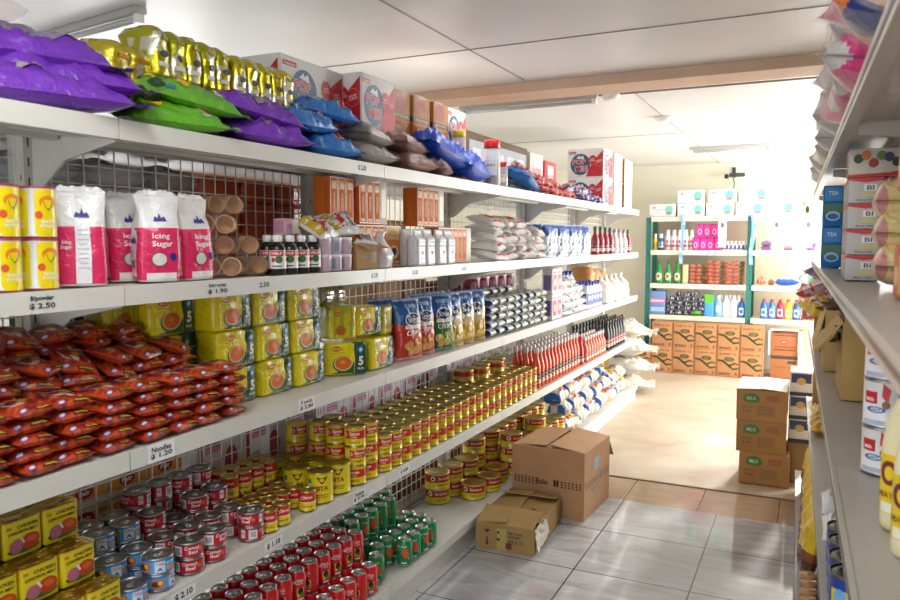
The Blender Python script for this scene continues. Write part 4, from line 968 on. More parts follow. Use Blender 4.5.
def d_pink(m, S, d, w, h): m.dec(S['f'], rect(w / 2, h * .5, w * .86, h * .84), 'ink:#e6c9c8', .001); m.text(S['f'], 'NOODLES', w / 2, h * .6, w * .5, h * .12, 'ink:#c9686c', .0016); m.dec(S['f'], ell(w / 2, h * .34, w * .2, h * .14, 16), 'ink:#d79a9c', .0016)
pk = Proto('pink_carton', 'carton', plain_carton(.28, .27, .225, 'card:#efe2dd', d_pink), 'pink cartons'); pk.place((-1.665, 6.46, T0), 0, 'lower pale pink carton after the stacked noodle cartons'); pk.place((-1.665, 6.46, T0 + .227), 0, 'upper pale pink carton after the stacked noodle cartons')
def d_bw(m, S, d, w, h):
    m.dec(S['l'], rect(d / 2, h / 2, d - .004, h - .004), 'card:#9c5a2e', .0008); m.dec(S['f'], ell(w * .5, h * .56, w * .24, h * .3, 20), 'ink:#8e979c', .001); m.dec(S['f'], rect(w / 2, h * .12, w * .9, h * .16), 'ink:#e0b9b2', .001); m.text(S['f'], 'MIE', w / 2, h * .56, w * .3, h * .2, 'ink:#d8c9c6', .0015)
bw = Proto('last_carton', 'carton', plain_carton(.26, .30, .215, 'card:#e6e0d6', d_bw), 'brown and white cartons'); bw.place((-1.645, 6.80, T0), 0, 'lower brown-ended white carton at the far end of the top shelf'); bw.place((-1.645, 6.80, T0 + .217), 0, 'upper brown-ended white carton at the far end of the top shelf')

# ================================================================== second shelf
for x, y, k, t in ((-1.535, 1.00, 0, 'in front at the near end, lower'), (-1.535, 1.00, 1, 'in front at the near end, upper'), (-1.535, 1.085, 0, 'beside the icing sugar, front row, lower'), (-1.535, 1.085, 1, 'beside the icing sugar, front row, upper'), (-1.62, 1.055, 0, 'in the second row, lower'), (-1.62, 1.055, 1, 'in the second row, upper'), (-1.62, 1.14, 0, 'in the second row by the upright, lower'), (-1.62, 1.14, 1, 'in the second row by the upright, upper')):
    custard.place((x, y, T1 + k * .1125), -.85 + U(-.1, .1), 'yellow baking powder tin ' + t, 'yellow baking powder tins')
sugar_back.place((-1.555, 1.205, T1 + .001), (0, -.03, -.62), 'pink icing sugar bag nearest the yellow tins, white back seam showing'); sugar_bags[1].place((-1.645, 1.28, T1), (0, -.05, -.55), 'pink icing sugar bag standing behind the nearest one')
sugar_bags[0].place((-1.63, 1.405, T1), (0, -.05, -.35), 'pink icing sugar bag third from the yellow tins, behind'); sugar_bags[1].place((-1.545, 1.42, T1 + .003), (0, .03, -.42), 'pink icing sugar bag in the middle with its round sugar picture in full view'); sugar_bags[0].place((-1.555, 1.555, T1 + .001), (.02, 0, -.02), 'pink icing sugar bag beside the wafer cones, barcode side showing')
for x, y, z, r, t in ((-1.565, 1.70, .031, -.75, 'at bottom, nearest'), (-1.575, 1.835, .031, -.70, 'at bottom, beside the syrup'), (-1.585, 1.695, .094, -.8, 'in the second layer, nearest'), (-1.60, 1.82, .094, -.7, 'in the second layer, beside the syrup'), (-1.60, 1.72, .157, -.9, 'in the third layer'), (-1.62, 1.77, .217, -.35, 'lying across the top')):
    cones.place((x - .02, y, T1 + z), (0, 0, r), 'clear pack of stacked wafer cones ' + t, scale=.98)
for i in range(4): syrup.place((-1.535, 1.90 + i * .062, T1), -.85 + U(-.2, .2), 'dark syrup bottle with white cap, ' + ('beside the wafer cones', 'second from the cones', 'third from the cones', 'beside the plastic tubs')[i])
for i in range(4): syrup.place((-1.60, 1.93 + i * .062, T1), -.85, 'dark syrup bottle in the second row, ' + ('beside the wafer cones', 'second from the cones', 'third from the cones', 'beside the plastic tubs')[i])
m, S = box_mb(.05, .075, .055, 'card:#d9a9be', .002); m.dec(S['f'], rect(.055, .028, .036, .046), 'ink:#e9e4cf', .001); m.dec(S['l'], rect(.025, .028, .04, .04), 'ink:#c98aa8', .001); m.text(S['f'], 'TEA', .02, .03, .022, .012, 'ink:#b04a7a', .0012)
tag(obj('small_tea_box', m, None, (-1.60, 2.03, T1 + .1265)), 'small pink box lying on the syrup bottle caps', 'box')
for k in range(2):
    for i in range(3): tubs.place((-1.535, 2.145 + i * .064, T1 + k * .0605), U(-1, 1), 'small plastic tub in the %s layer, %s' % (('lower', 'upper')[k], ('beside the syrup', 'in the middle', 'beside the brown carton')[i]))
sb = lambda s, y, z, r, lab, sc=1: tag(obj('snack_sachet_bag', snackbag(s, .13, .16, .05, 'film:#e4e1df', None, lambda m, S: (m.dec(S, rect(0, -.05, .10, .03, 6, 3), 'ink:#c4a51c', .003), m.dec(S, rect(.01, -.02, .07, .03, 5, 3), 'ink:#b5322a', .003), m.dec(S, rect(0, .03, .09, .02, 6, 2), 'ink:#8d8f96', .003)), wr=.3), None, (-1.56, y, z)), lab, 'bag').__setattr__('rotation_euler', r)
sb(21, 2.15, T1 + .15, (.1, .55, .2), 'white sachet bag slumped on the plastic tubs, nearer the syrup'); sb(22, 2.29, T1 + .165, (.05, .6, -.2), 'white, red and yellow sachet bag on the plastic tubs beside the orange boxes')
def opencarton(d, w, h, key, deco=None, fl=.05):
    t = .004; m = MB()
    m.box(-d / 2, d / 2, -w / 2, w / 2, 0, t, key); m.box(-d / 2, -d / 2 + t, -w / 2, w / 2, t, h, key); m.box(d / 2 - t, d / 2, -w / 2, w / 2, t, h, key); m.box(-d / 2 + t, d / 2 - t, -w / 2, -w / 2 + t, t, h, key); m.box(-d / 2 + t, d / 2 - t, w / 2 - t, w / 2, t, h, key)
    S = {'f': Plane((d / 2, -w / 2, 0), (0, 1, 0), (0, 0, 1)), 'l': Plane((-d / 2, -w / 2, 0), (1, 0, 0), (0, 0, 1))}
    if deco: deco(m, S)
    return m, S
m, S = opencarton(.13, .15, .098, 'card:#b58a56'); m.dec(S['f'], ell(.115, .045, .022, .022, 22), 'ink:#2c2721', .001); m.dec(S['f'], ell(.115, .045, .017, .017, 20), 'card:#b58a56', .0014); m.dec(S['f'], poly([(.108, .036), (.122, .036), (.120, .052), (.115, .058), (.110, .052)]), 'ink:#2c2721', .0018)
m.text(S['f'], 'Foods', .052, .046, .055, .018, 'ink:#3a332a', .0012)
t = thing('opened_carton', 'small opened brown carton with a round dark stamp on the second shelf', 'carton', (-1.575, 2.40, T1)); obj('carton', m, t)
fl = MB().box(-.002, .002, -.074, .074, 0, .05, 'card:#b58a56'); o = obj('flap', fl, t, (.064, 0, .097)); o.rotation_euler = (0, 1.9, 0); o = obj('flap', fl.mesh('flap'), t, (-.064, 0, .097)); o.rotation_euler = (0, -.7, 0)
sb(23, 2.40, T1 + .10, (.0, .25, -.3), 'yellow and white sachet bag sticking out of the opened brown carton')
tag(obj('crumpled_white_bag', (lambda m: (Loft([(0, .06, .045), (.05, .065, .05), (.07, .05, .035), (.12, .035, .02), (.145, .03, .012)], 2.4, 6, .03, 20, 1).mesh(m, 'film:#e3dedc', 30, .008), m)[1])(MB()), None, (-1.55, 2.545, T1)), 'crumpled white plastic bag beside the opened brown carton', 'bag')
kc = 0
for k, (y0, n, z) in enumerate(((2.315, 7, T1 + .1745), (2.395, 7, T1))):
    for i in range(n):
        kind = cereal_front if (k == 1 and i == n - 1) else cereal_white if (i == n - 1) else cereal_side
        y = y0 + i * .0525 + (.038 if kind is cereal_front else 0) + (.040 if k == 0 and i > 2 else 0)
        kind.place((-1.64 if kind is not cereal_front else -1.63, y, z), 0, 'orange drink powder box, %s layer, %s from the opened brown carton' % (('upper', 'lower')[k], o_(i)), 'orange drink powder boxes near the brown carton', (1, 1, .965))
for k, (y0, n, z) in enumerate(((2.99, 5, T1 + .1745), (3.20, 7, T1))):
    for i in range(n):
        kind = cereal_white if i >= n - 1 - (k == 1) * 0 else cereal_side
        kind.place((-1.64, y0 + i * .0535, z), 0, 'orange drink powder box, %s layer, %s from the white foil bricks' % (('upper', 'lower')[k], o_(i)), 'orange drink powder boxes beyond the foil bricks', (1, 1, .965))
for i, (x, y) in enumerate(((-1.535, 2.83), (-1.535, 2.92), (-1.60, 2.85), (-1.535, 3.035), (-1.535, 3.125), (-1.60, 3.06))):
    vacs[i % 2].place((x, y, T1), U(-.06, .06), 'white foil coffee brick, ' + ('front row, beside the orange boxes', 'front row, second from the orange boxes', 'behind the first two bricks', 'front row, third from the orange boxes', 'front row, fourth from the orange boxes', 'behind the last two bricks')[i])
ybx = Proto('mustard_box', 'box', (lambda: (lambda m, S: (m.dec(S['f'], rect(.028, .05, .04, .08), 'ink:#b9972a', .001), m)[1])(*box_mb(.1, .055, .105, 'card:#a8861c', .002)))(), 'mustard yellow boxes behind')
for k in range(2):
    for i in range(5): ybx.place((-1.97, 3.16 + i * .057, T1 + k * .106), 0, 'mustard yellow box behind the wire panel, %s layer, %s along' % (('lower', 'upper')[k], o_(i)))
wb = [Proto('white_rice_bag', 'bag', whitebag(i, .20, .16, .06, 'ink:#cf4a42', 'film:#ebe8e5'), 'white and clear bags heaped on the second shelf') for i in (1, 2)]
n_ = 0
for k in range(5):
    for i in range(5):
        y = 3.73 + i * .165 + .02 * k
        if k > 3 and i > 2: continue
        wb[n_ % 2].place((-1.585 - .012 * k + U(-.01, .01), y, T1 + .029 + k * .046), (U(-.14, .14), U(.02, .24), U(-.3, .3)), 'white bag with red print, %s stack along, %s from the bottom' % (o_(i), o_(k)), 'white bags heaped on the second shelf'); n_ += 1
def milkbag(seed):
    def kf(x, y): return 'film:#1e4fa6' if y > .045 + .02 * math.sin(x * 40 + seed) else ('film:#5d6a86' if abs(x + .015 - y * .25) < .014 else 'film:#e4e7ee')
    m = MB(); S = pillow(m, .14, .22, .06, 'film:#e4e7ee', seed, 18, 22, keyfn=kf, wr=.16); m.text(S, 'Milk', .025, .0, .05, .022, 'ink:#24459a', .0028, rot=.9)
    return stand(m).move(Matrix.Translation((0, 0, .11)))
mb_ = [Proto('milk_powder_bag', 'milk powder bag', milkbag(i), 'standing white and blue bags') for i in (1, 2)]
for i in range(8):
    mb_[i % 2].place((-1.555 - .02 * (i % 2), 4.66 + i * .135, T1), (0, U(-.1, .02), U(-.5, -.1)), 'standing blue-topped white milk powder bag, %s from the heap of white bags' % o_(i))
    if i < 5: mb_[i % 2].place((-1.67, 4.45 + i * .15, T1), (0, U(-.1, .0), U(-.5, -.1)), 'standing blue-topped white bag in the back row, %s along' % o_(i))
drk = Proto('dark_red_bottle', 'bottle', sauce('gloss:#8e1f30', 'plast:#1f5b3a', .22, .032, 'ink:#7d1626', 'ink:#e8dede', 'JUICE'), 'dark red bottles with green caps')
for i in range(4): drk.place((-1.54, 5.78 + i * .16, T1), -.8, 'dark red bottle with green cap, %s from the milk powder bags' % o_(i))
clr = Proto('pale_bottle', 'bottle', sauce('gloss:#cfc3c9', 'plast:#8e8a90', .21, .032, 'ink:#b9a7b4', 'ink:#efe9ee', 'WATER'), 'pale bottles at the end')
for i in range(5): clr.place((-1.54 - .07 * (i % 2), 6.43 + i * .085, T1), -.8, 'pale clear bottle towards the far end of the second shelf, %s along' % o_(i))
drk.place((-1.54, 6.93, T1), -.8, 'dark red bottle alone at the far end of the second shelf', scale=.95)
# ================================================================== third shelf
ROWN = ('front', 'second', 'third', 'back')
n_ = 0
for r, (x, z0, hi) in enumerate(((-1.548, T2 + .017, 5), (-1.668, T2 + .017, 7), (-1.748, T2 + .017, 9))):
    for i in range(8):
        y = .935 + i * .1035
        hmax = hi if i < 6 or r == 0 else (7 if (i < 8 and r == 1) else 0)
        if r == 0 and i > 6: hmax = 5
        if r == 2 and i > 5: continue
        if r == 1 and i > 6: continue
        for k in range(hmax):
            top = k >= hi - 2
            loose = r > 0 and k >= hi - 3
            rot = (U(-.07, .07), U(.0, .09), U(-.16, .16)) if not loose else (U(-.22, .22), U(.12, .42), U(-.55, .55))
            noodles[n_ % 3].place((x + U(-.008, .008) + (.02 if loose else 0), y + U(-.008, .008), z0 + k * .0315 + (.008 if loose else 0)), rot,
                'red noodle pack in the %s stacks, %s stack along, %s from the bottom' % (ROWN[r] if r < 2 else 'back', o_(i), o_(k)), 'red packs of instant noodles', (.97, .97, .88)); n_ += 1
for k in range(3):
    for i, y in enumerate((1.60, 1.80, 1.985, 2.17)):
        if k == 2 and i == 0: pass
        x = -1.66 if i else -1.735
        fives[(i + k) % 2].place((x + U(-.006, .006), y - .012 * k * (i > 0), T2 + k * .1185), (0, 0, U(-.03, .03)), 'yellow and green noodle multipack, %s column from the red packs, %s layer' % (o_(i), ('bottom', 'middle', 'top')[k]), None, (1, 1, .93))
for k in range(2): yellows[k].place((-1.77, 1.46, T2 + .127 * (k + 1)), 0, 'yellow multipack seen from its ribbed back, %s, next to the red packs' % ('below', 'above')[k]) if k else yellows[0].place((-1.77, 1.475, T2 + .262), (0, 0, .05), 'greenish yellow multipack at the top, seen from its ribbed back beside the red packs')
fives[0].place((-1.63, 2.40, T2), (0, 0, -.75), 'yellow and green multipack turned sideways in the second group, bottom layer'); fives[1].place((-1.60, 2.575, T2), (0, 0, 0), 'yellow and green multipack facing the aisle in the second group, bottom layer')
yellows[0].place((-1.64, 2.38, T2 + .14), (0, 0, -.5), 'pale yellow multipack on the second group, nearer'); fives[1].place((-1.62, 2.52, T2 + .14), (0, 0, -.15), 'yellow and green multipack on top of the second group', scale=.9); yellows[1].place((-1.62, 2.655, T2 + .128), (0, 0, .2), 'pale yellow multipack on the second group, beside the crisps', scale=.9)
tag(obj('silver_noodle_pack', bundle(31, .26, .12, .085, 'foil:#d9d6c4', 'film:#c9b432', 3), None, (-1.73, 2.38, T2 + .262)), 'silver and yellow bundle lying on the second multipack group', 'noodle bundle')
cr_red.place((-1.555, 2.80, T2), (0, -.10, -.30), 'red and blue crisp bag nearest the yellow multipacks', 'crisp bags standing on the third shelf'); cr_red.place((-1.57, 2.945, T2), (0, -.08, -.35), 'second red and blue crisp bag, beside the green one', 'crisp bags standing on the third shelf')
cr_red.place((-1.66, 2.76, T2), (0, -.05, -.3), 'red and blue crisp bag standing behind the first two', 'crisp bags standing on the third shelf')
cr_green.place((-1.555, 3.10, T2), (0, -.08, -.45), 'green and blue crisp bag between the red and the gold ones', 'crisp bags standing on the third shelf')
for i in range(3): cr_gold.place((-1.555, 3.225 + i * .125, T2), (0, -.10 + .03 * i, -.30 - .1 * i), 'gold and blue crisp bag, %s from the green one' % ORD[i], 'crisp bags standing on the third shelf')
for i in range(2): cr_gold.place((-1.66, 3.12 + i * .14, T2), (0, -.05, -.3), 'gold and blue crisp bag in the back row, %s from the red bags' % ORD[i], 'crisp bags standing on the third shelf')
n_ = 0
for r, x in enumerate((-1.55, -1.645)):
    for i in range(8):
        for k in range(5 + (r == 1 and i < 5)):
            biscuits[n_ % 2].place((x + U(-.006, .006), 3.66 + i * .118, T2 + .022 + k * .041), (U(-.05, .05), U(.0, .10), U(-.1, .1)), 'small white and blue biscuit pack, %s row, %s stack along, %s up' % (ROWN[r], o_(i), o_(k)), 'small white and blue biscuit packs in stacks', (1, .99, .84)); n_ += 1
def redtub(): 
    m = MB().lathe([(0, 0), (.046, 0), (.052, .01), (.056, .09)], 'gloss:#b5303c', 22); S = Cyl(.053)
    for a in (-.08, 0, .08): m.dec(S, ell(a, .048, .02, .026, 14, 2), 'ink:#c9a0b0', .003); m.dec(S, rect(a + .035, .048, .014, .07, 3, 1), 'ink:#6a3f6e', .0026)
    return [('tub', m), ('lid', MB().lathe([(.057, .088), (.058, .09), (.058, .098), (0, .099)], 'plast:#e0d8dc', 22))]
rt = Proto('red_tub', 'tub', redtub(), 'red tubs with pale lids'); gt = Proto('grey_tub', 'tub', [('tub', MB().lathe([(0, 0), (.05, 0), (.056, .2), (.056, .205), (0, .206)], 'plast:#b9b7bd', 22)), ('lid', MB().lathe([(.0575, .196), (.0575, .208), (0, .209)], 'plast:#cfcdd2', 22))], 'grey tubs')
for i in range(5):
    gt.place((-1.745, 3.86 + i * .135, T2), 0, 'tall grey tub behind the biscuit packs, %s along' % o_(i)); rt.place((-1.745, 3.86 + i * .135, T2 + .21), -.8, 'red tub on the %s grey tub behind the biscuit packs' % o_(i))
def tallred(m, S, d, w, h):
    m.dec(S['f'], rect(w / 2, h * .45, w * .7, h * .6), 'ink:#b5475a', .001); m.dec(S['f'], ell(w / 2, h * .45, w * .22, h * .16, 14), 'ink:#d9b6b0', .0014); m.dec(S['l'], rect(d / 2, h * .45, d * .7, h * .6), 'ink:#7f6fa8', .001); m.text(S['f'], 'MAIZE', w / 2, h * .85, w * .6, h * .08, 'ink:#b33a48', .0014)
tr_ = Proto('white_red_box', 'box', plain_carton(.07, .10, .165, 'card:#e8e6ea', tallred)[:1], 'white and red boxes')
for k in range(2):
    for i in range(2): tr_.place((-1.54, 4.665 + i * .105, T2 + k * .167), 0, 'white box with red panel beside the biscuit packs, %s, %s' % (('lower', 'upper')[k], ('near', 'far')[i]))
wsm = [Proto('white_flour_bag', 'bag', whitebag(i, .15, .15, .055, 'ink:#8d9296', 'film:#e9e9e9') if i < 9 else whitebag(i, .15, .15, .055, 'ink:#2f7fae', 'film:#dfe6ea'), 'small white bags in a heap') for i in (7, 8, 9)]
n_ = 0
for k in range(5):
    for i in range(4): 
        if k == 4 and i in (0, 3): continue
        wsm[2 if (k == 0 and i == 0) else n_ % 2].place((-1.56 - .012 * k, 4.95 + i * .135 + U(-.015, .015), T2 + .027 + k * .048), (U(-.1, .1), U(0, .2), U(-.4, .4)), 'small white bag heaped beyond the red boxes, %s along, %s up' % (o_(i), o_(k)), 'small white bags heaped on the third shelf'); n_ += 1
def bleach():
    m = MB(); L = Loft([(0, .030, .024), (.004, .033, .027), (.13, .033, .027), (.155, .024, .02), (.17, .012, .012), (.18, .012, .012)], 3.2); L.mesh(m, 'plast:#e6e7ee', 22, .02)
    for f in 'fl': S = L.S(f); m.dec(S, rect(0, .07, .044 if f == 'f' else .036, .085, 4, 4), 'ink:#2a3c9a', .001); m.dec(S, ell(0, .08, .014, .018, 12, 2), 'ink:#d9dcf0', .0015); m.text(S, 'JIK', 0, .08, .02, .014, 'ink:#c0303a', .002)
    return [('bottle', m), ('cap', MB().lathe([(.015, .174), (.016, .176), (.015, .20), (0, .202)], 'plast:#2a3aa0', 14))]
bl_ = Proto('bleach_bottle', 'bottle', bleach(), 'white and blue bleach bottles')
for r in range(2):
    for i in range(5): bl_.place((-1.535 - r * .075, 5.53 + i * .085, T2), (0, 0, -.3), 'white bleach bottle with blue label, %s row, %s along' % (ROWN[r], o_(i)), None)
for i in range(3): bl_.place((-1.70, 5.45 + i * .10, T2 + .06), (0, 0, -.3), 'white bleach bottle raised at the back, %s along' % o_(i), scale=1.1)
tag(obj('white_box', MB().bevbox(-.06, .06, -.17, .17, 0, .06, 'card:#e9e7e2', .003), None, (-1.70, 5.55, T2)), 'low white box under the raised bleach bottles', 'box')
def bread(seed, col, crumb):
    m = MB(); L = Loft([(0, .055, .08), (.01, .062, .09), (.10, .062, .09), (.15, .055, .08), (.18, .035, .05), (.22, .012, .016), (.25, .02, .02)], 2.6, seed, .012, 20, 1); L.mesh(m, col, 34, .010); return m
brd = [Proto('white_bread_bag', 'bread bag', bread(i, 'film:#e8e6e1', None), 'white wrapped bread bags') for i in (1, 2)]
for i in range(5): brd[i % 2].place((-1.56 - .012 * (i % 2), 6.06 + i * .17, T2), (0, 0, U(-.6, .6)), 'white wrapped bread bag, %s from the bleach bottles' % o_(i), None, .9)
bb = Proto('brown_loaf', 'bread', (lambda m: (Loft([(0, .07, .09), (.02, .08, .10), (.09, .08, .10), (.13, .06, .08), (.14, .03, .05)], 2.6, 4, .008, 18, 1).mesh(m, 'grain:#c98a48', 30, .012), m)[1])(MB()), 'brown loaves')
for i in range(3): bb.place((-1.70, 6.0 + i * .2, T2 + .16 - .02 * i), (0, 0, U(-.3, .3)), 'brown loaf on top behind the white bread bags, %s along' % o_(i))
for i in range(3): tag(obj('bread_crate', MB().bevbox(-.07, .07, -.095, .095, 0, .155 - .02 * i, 'plast:#d9cfc0', .004), None, (-1.735, 6.0 + i * .2, T2)), 'pale crate under the %s brown loaf' % o_(i), 'crate', 'pale crates under the loaves')

# ================================================================== fourth shelf
for (x, n, ys, row) in ((-1.535, 1, (1.00, 1.10, 1.20), 'front'), (-1.598, 2, (.98, 1.08, 1.18), 'second'), (-1.661, 3, (.985, 1.085, 1.185), 'third'), (-1.724, 3, (.99, 1.09, 1.19), 'back')):
    for i, y in enumerate(ys):
        for k in range(n): luncheon.place((x, y, T3 + k * .0925), (0, 0, U(-.03, .03)), 'yellow luncheon meat tin, %s row, %s along, %s' % (row, o_(i), ('on the shelf', 'second tier', 'third tier')[k]))
def stack(P, x, y, n, h, what, rowname, grp=None, z=T3, spread=.5):
    for k in range(n): P.place((x, y, z + k * h), U(-.9 - spread, -.9 + spread), '%s %s, %s' % (what, rowname, ('on the shelf board', 'second tier', 'third tier', 'fourth tier')[k] if n > 1 else 'single'), grp)
for x, y, n, t in ((-1.54, 1.30, 1, 'at the front beside the luncheon meat'), (-1.54, 1.39, 2, 'at the front beside the corned beef'), (-1.625, 1.395, 2, 'in the second row beside the corned beef'), (-1.625, 1.31, 2, 'in the second row beside the luncheon meat'), (-1.71, 1.345, 3, 'in the third row beside the luncheon meat'), (-1.71, 1.43, 3, 'in the third row beside the corned beef'), (-1.783, 1.37, 3, 'at the back, nearer'), (-1.783, 1.455, 3, 'at the back beside the corned beef')):
    stack(tuna, x, y, n, .0448, 'blue tuna tin', t)
for x, y, n, t in ((-1.54, 1.50, 2, 'front row, first along'), (-1.54, 1.59, 2, 'front row, second along'), (-1.54, 1.755, 2, 'front row, alone beside the tomato paste'), (-1.625, 1.485, 2, 'second row, first along'), (-1.622, 1.575, 2, 'second row, second along'), (-1.622, 1.66, 2, 'second row, third along'), (-1.622, 1.742, 2, 'second row, fourth along'),
                   (-1.706, 1.52, 3, 'third row, first along'), (-1.704, 1.605, 2, 'third row, second along'), (-1.704, 1.69, 3, 'third row, third along'), (-1.786, 1.54, 4, 'back row, first along'), (-1.786, 1.623, 4, 'back row, second along'), (-1.786, 1.706, 4, 'back row, third along'), (-1.786, 1.789, 4, 'back row, fourth along'), (-1.705, 1.775, 3, 'third row, fourth along')):
    stack(beef, x, y, n, .0448, 'red corned beef tin', t, None, T3, 1.3)
for r, (x, n, ys) in enumerate(((-1.53, 1, (1.825, 1.89, 2.03)), (-1.592, 1, (1.84, 1.905, 1.97, 2.035)), (-1.654, 1, (1.83, 1.895, 1.96, 2.025)), (-1.72, 2, (1.86, 1.925, 1.99, 2.055)), (-1.785, 2, (1.875, 1.94, 2.005, 2.07)))):
    for i, y in enumerate(ys): stack(paste, x, y, n, .0703, 'small tomato paste tin', '%s row, %s along' % (('front', 'second', 'third', 'fourth', 'back')[r], o_(i)))
for x, y, n, t in ((-1.545, 2.125, 1, 'at the front, nearest'), (-1.545, 2.235, 1, 'at the front beside the tall tomato stacks'), (-1.645, 2.12, 1, 'in the second row, nearest'), (-1.65, 2.225, 1, 'in the second row, farther'), (-1.76, 2.14, 1, 'at the back, nearest'), (-1.76, 2.245, 1, 'at the back, farther')):
    stack(sita, x, y, n, .11, 'large yellow tin with dark bull emblem', t, 'large yellow food tins', T3, .25)
for i, (x, y) in enumerate(((-1.54, 2.345), (-1.54, 2.43), (-1.625, 2.345), (-1.625, 2.43), (-1.71, 2.35), (-1.71, 2.435), (-1.782, 2.30))):
    for k in range(3): tomato.place((x, y, T3 + k * .0735), U(-1.3, -.5), 'red and yellow tomato tin, three-high stack %s from the yellow tins, %s' % (o_(i), ('bottom', 'middle', 'top')[k]))
for r, x in enumerate((-1.533, -1.616, -1.699, -1.782)):
    for i in range(22):
        y = 2.528 + i * .0835
        if r == 3 and min(abs(y - q) for q in YS) < .064: continue
        for k in range(2):
            if r > 1 and k == 0 and r == 2: pass
            tomato.place((x, y, T3 + k * .0735), U(-1.35, -.45), 'red and yellow tomato tin, %s row, %s along past the tall stacks, %s tier' % (ROWN[r], o_(i), ('lower', 'upper')[k]))
flat = Proto('flat_tomato_tin', 'tin', can_parts(.055, .06, [(.026, 'gloss:#dfc01c'), (.05, 'gloss:#c42a1e'), (.056, 'gloss:#d9b41e')], None, 'metal:#cdb872', 'metal:#d6c27a', False, 26), 'flat tomato tins on top')
for i in range(5): flat.place((-1.72 + .04 * (i % 2), 3.72 + i * .118, T3 + .1475), -.9, 'flat red and yellow tin lying on the tomato tins, %s along' % o_(i))
for r, x in enumerate((-1.535, -1.605, -1.675)):
    for i in range(13): sauce_or.place((x, 4.40 + i * .072, T3), -.85, 'orange sauce bottle with pale cap, %s row, %s along' % (ROWN[r], o_(i)))
sauce_rd.place((-1.53, 5.37, T3), -.85, 'red-capped dark red bottle after the orange sauce'); sauce_rd.place((-1.60, 5.38, T3), -.85, 'red-capped dark red bottle behind the front one')
for r, x in enumerate((-1.535, -1.61)):
    for i in range(8): sauce_lo.place((x, 5.50 + i * .075, T3), -.85, 'short orange chutney bottle, %s row, %s along' % (ROWN[r], o_(i)))
for r, x in enumerate((-1.535, -1.60, -1.68)):
    for i in range(7 if r < 2 else 12): sauce_dk.place((x, (6.18 if r < 2 else 5.7) + i * .095, T3), -.85, 'dark sauce bottle near the shelf end, %s row, %s along' % (ROWN[r], o_(i)))

# ================================================================== bottom shelf
CW = ('front row', 'second row', 'third row', 'fourth row')
for r, (x, n) in enumerate(((-1.515, 1), (-1.585, 2), (-1.657, 2), (-1.729, 2))):
    for i in range(13):
        y = 1.502 + i * .0745 + (.01 if r % 2 else 0)
        for k in range(n): cola.place((x, y, T4 + k * .1155), U(-1.4, -.3), 'red cola can, %s, %s along, %s' % (CW[r], o_(i), ('bottom layer', 'top layer')[k]))
lime_pos = [(-1.54, (2.49,), 1, 0), (-1.515, (2.68, 2.755, 2.83, 2.905), 1, 0), (-1.588, (2.575, 2.65, 2.725, 2.80, 2.875, 2.95), 1, 1), (-1.660, (2.495, 2.57, 2.645, 2.72, 2.795), 2, 2), (-1.732, (2.50, 2.575, 2.65, 2.725, 2.80, 2.875), 2, 3), (-1.655, (2.885, 2.96), 1, 2)]
for x, ys, n, r in lime_pos:
    for i, y in enumerate(ys):
        for k in range(n): lime.place((x, y, T4 + k * .1155), U(-1.5, -.3), 'green citrus soda can, %s%s, %s along, %s' % (CW[r], ' beside the cola' if x == -1.54 else ' past the tall part' if x == -1.655 else '', o_(i), ('bottom layer', 'top layer')[k]))
for x, y, n, t in ((-1.745, 3.44, 2, 'nearest stack, beside the green cans'), (-1.735, 3.585, 2, 'second stack along at the back'), (-1.60, 3.585, 1, 'in front, nearest'), (-1.575, 3.735, 1, 'in front, second along'), (-1.71, 3.735, 2, 'third stack at the back'), (-1.60, 3.90, 1, 'in front, third along'), (-1.73, 3.88, 3, 'fourth stack at the back')):
    for k in range(n): mack.place((x, y, T4 + k * .0805), U(-1.2, -.5), 'large flat tomato tin, %s, %s' % (t, ('on the base', 'second tier', 'third tier')[k] if n > 1 else 'single'))
for r, x in enumerate((-1.575, -1.72)):
    for i in range(7):
        for k in range(3 if r else (3, 2, 2, 3, 2, 2, 2)[i]): mack.place((x, 4.08 + i * .142, T4 + k * .0805), U(-1.2, -.5), 'large tomato tin behind the brown cartons, %s row, %s along, %s' % (ROWN[r], o_(i), ('bottom', 'middle', 'top')[k]))
def loaf(seed, blue):
    def kf(x, y): return ('film:#2f74c8' if nz(x * 18 + seed, y * 18) > -.15 else 'film:#e9ecf2') if abs(y) > .085 else ('film:#e8e2d6' if nz(x * 14, y * 14, seed) > -.1 else 'film:#c99a5f')
    m = MB(); S = pillow(m, .17, .26, .115, 'film:#e8e2d6', seed, 22, 26, keyfn=kf, wr=.16, seal=.02); m.dec(S, ell(.02, 0, .045, .04, 16, 3), blue, .004); m.text(S, 'BREAD', .02, .0, .03, .06, 'ink:#7a2a22', .006, rot=PI / 2); m.dec(S, rect(.055, .0, .016, .13, 3, 8), 'ink:#b52f2a', .0035)
    return m
lv = [Proto('bagged_loaf', 'bread', loaf(i, ('ink:#e6c23a', 'ink:#3a7cc9', 'ink:#e8dccb')[i - 1]), 'bagged loaves on the bottom shelf') for i in (1, 2, 3)]
n_ = 0
for k in range(3):
    for i in range(7):
        if (k == 2 and i > 4): continue
        lv[n_ % 3].place((-1.58 - .035 * k, 5.16 + i * .275 + U(-.02, .02), T4 + .055 + k * .098), (U(-.08, .08), U(0, .14), U(-.25, .25) + (PI if n_ % 2 else 0)), 'bagged loaf with blue ends on the bottom shelf, %s along, %s layer' % (o_(i), ('bottom', 'middle', 'top')[k])); n_ += 1

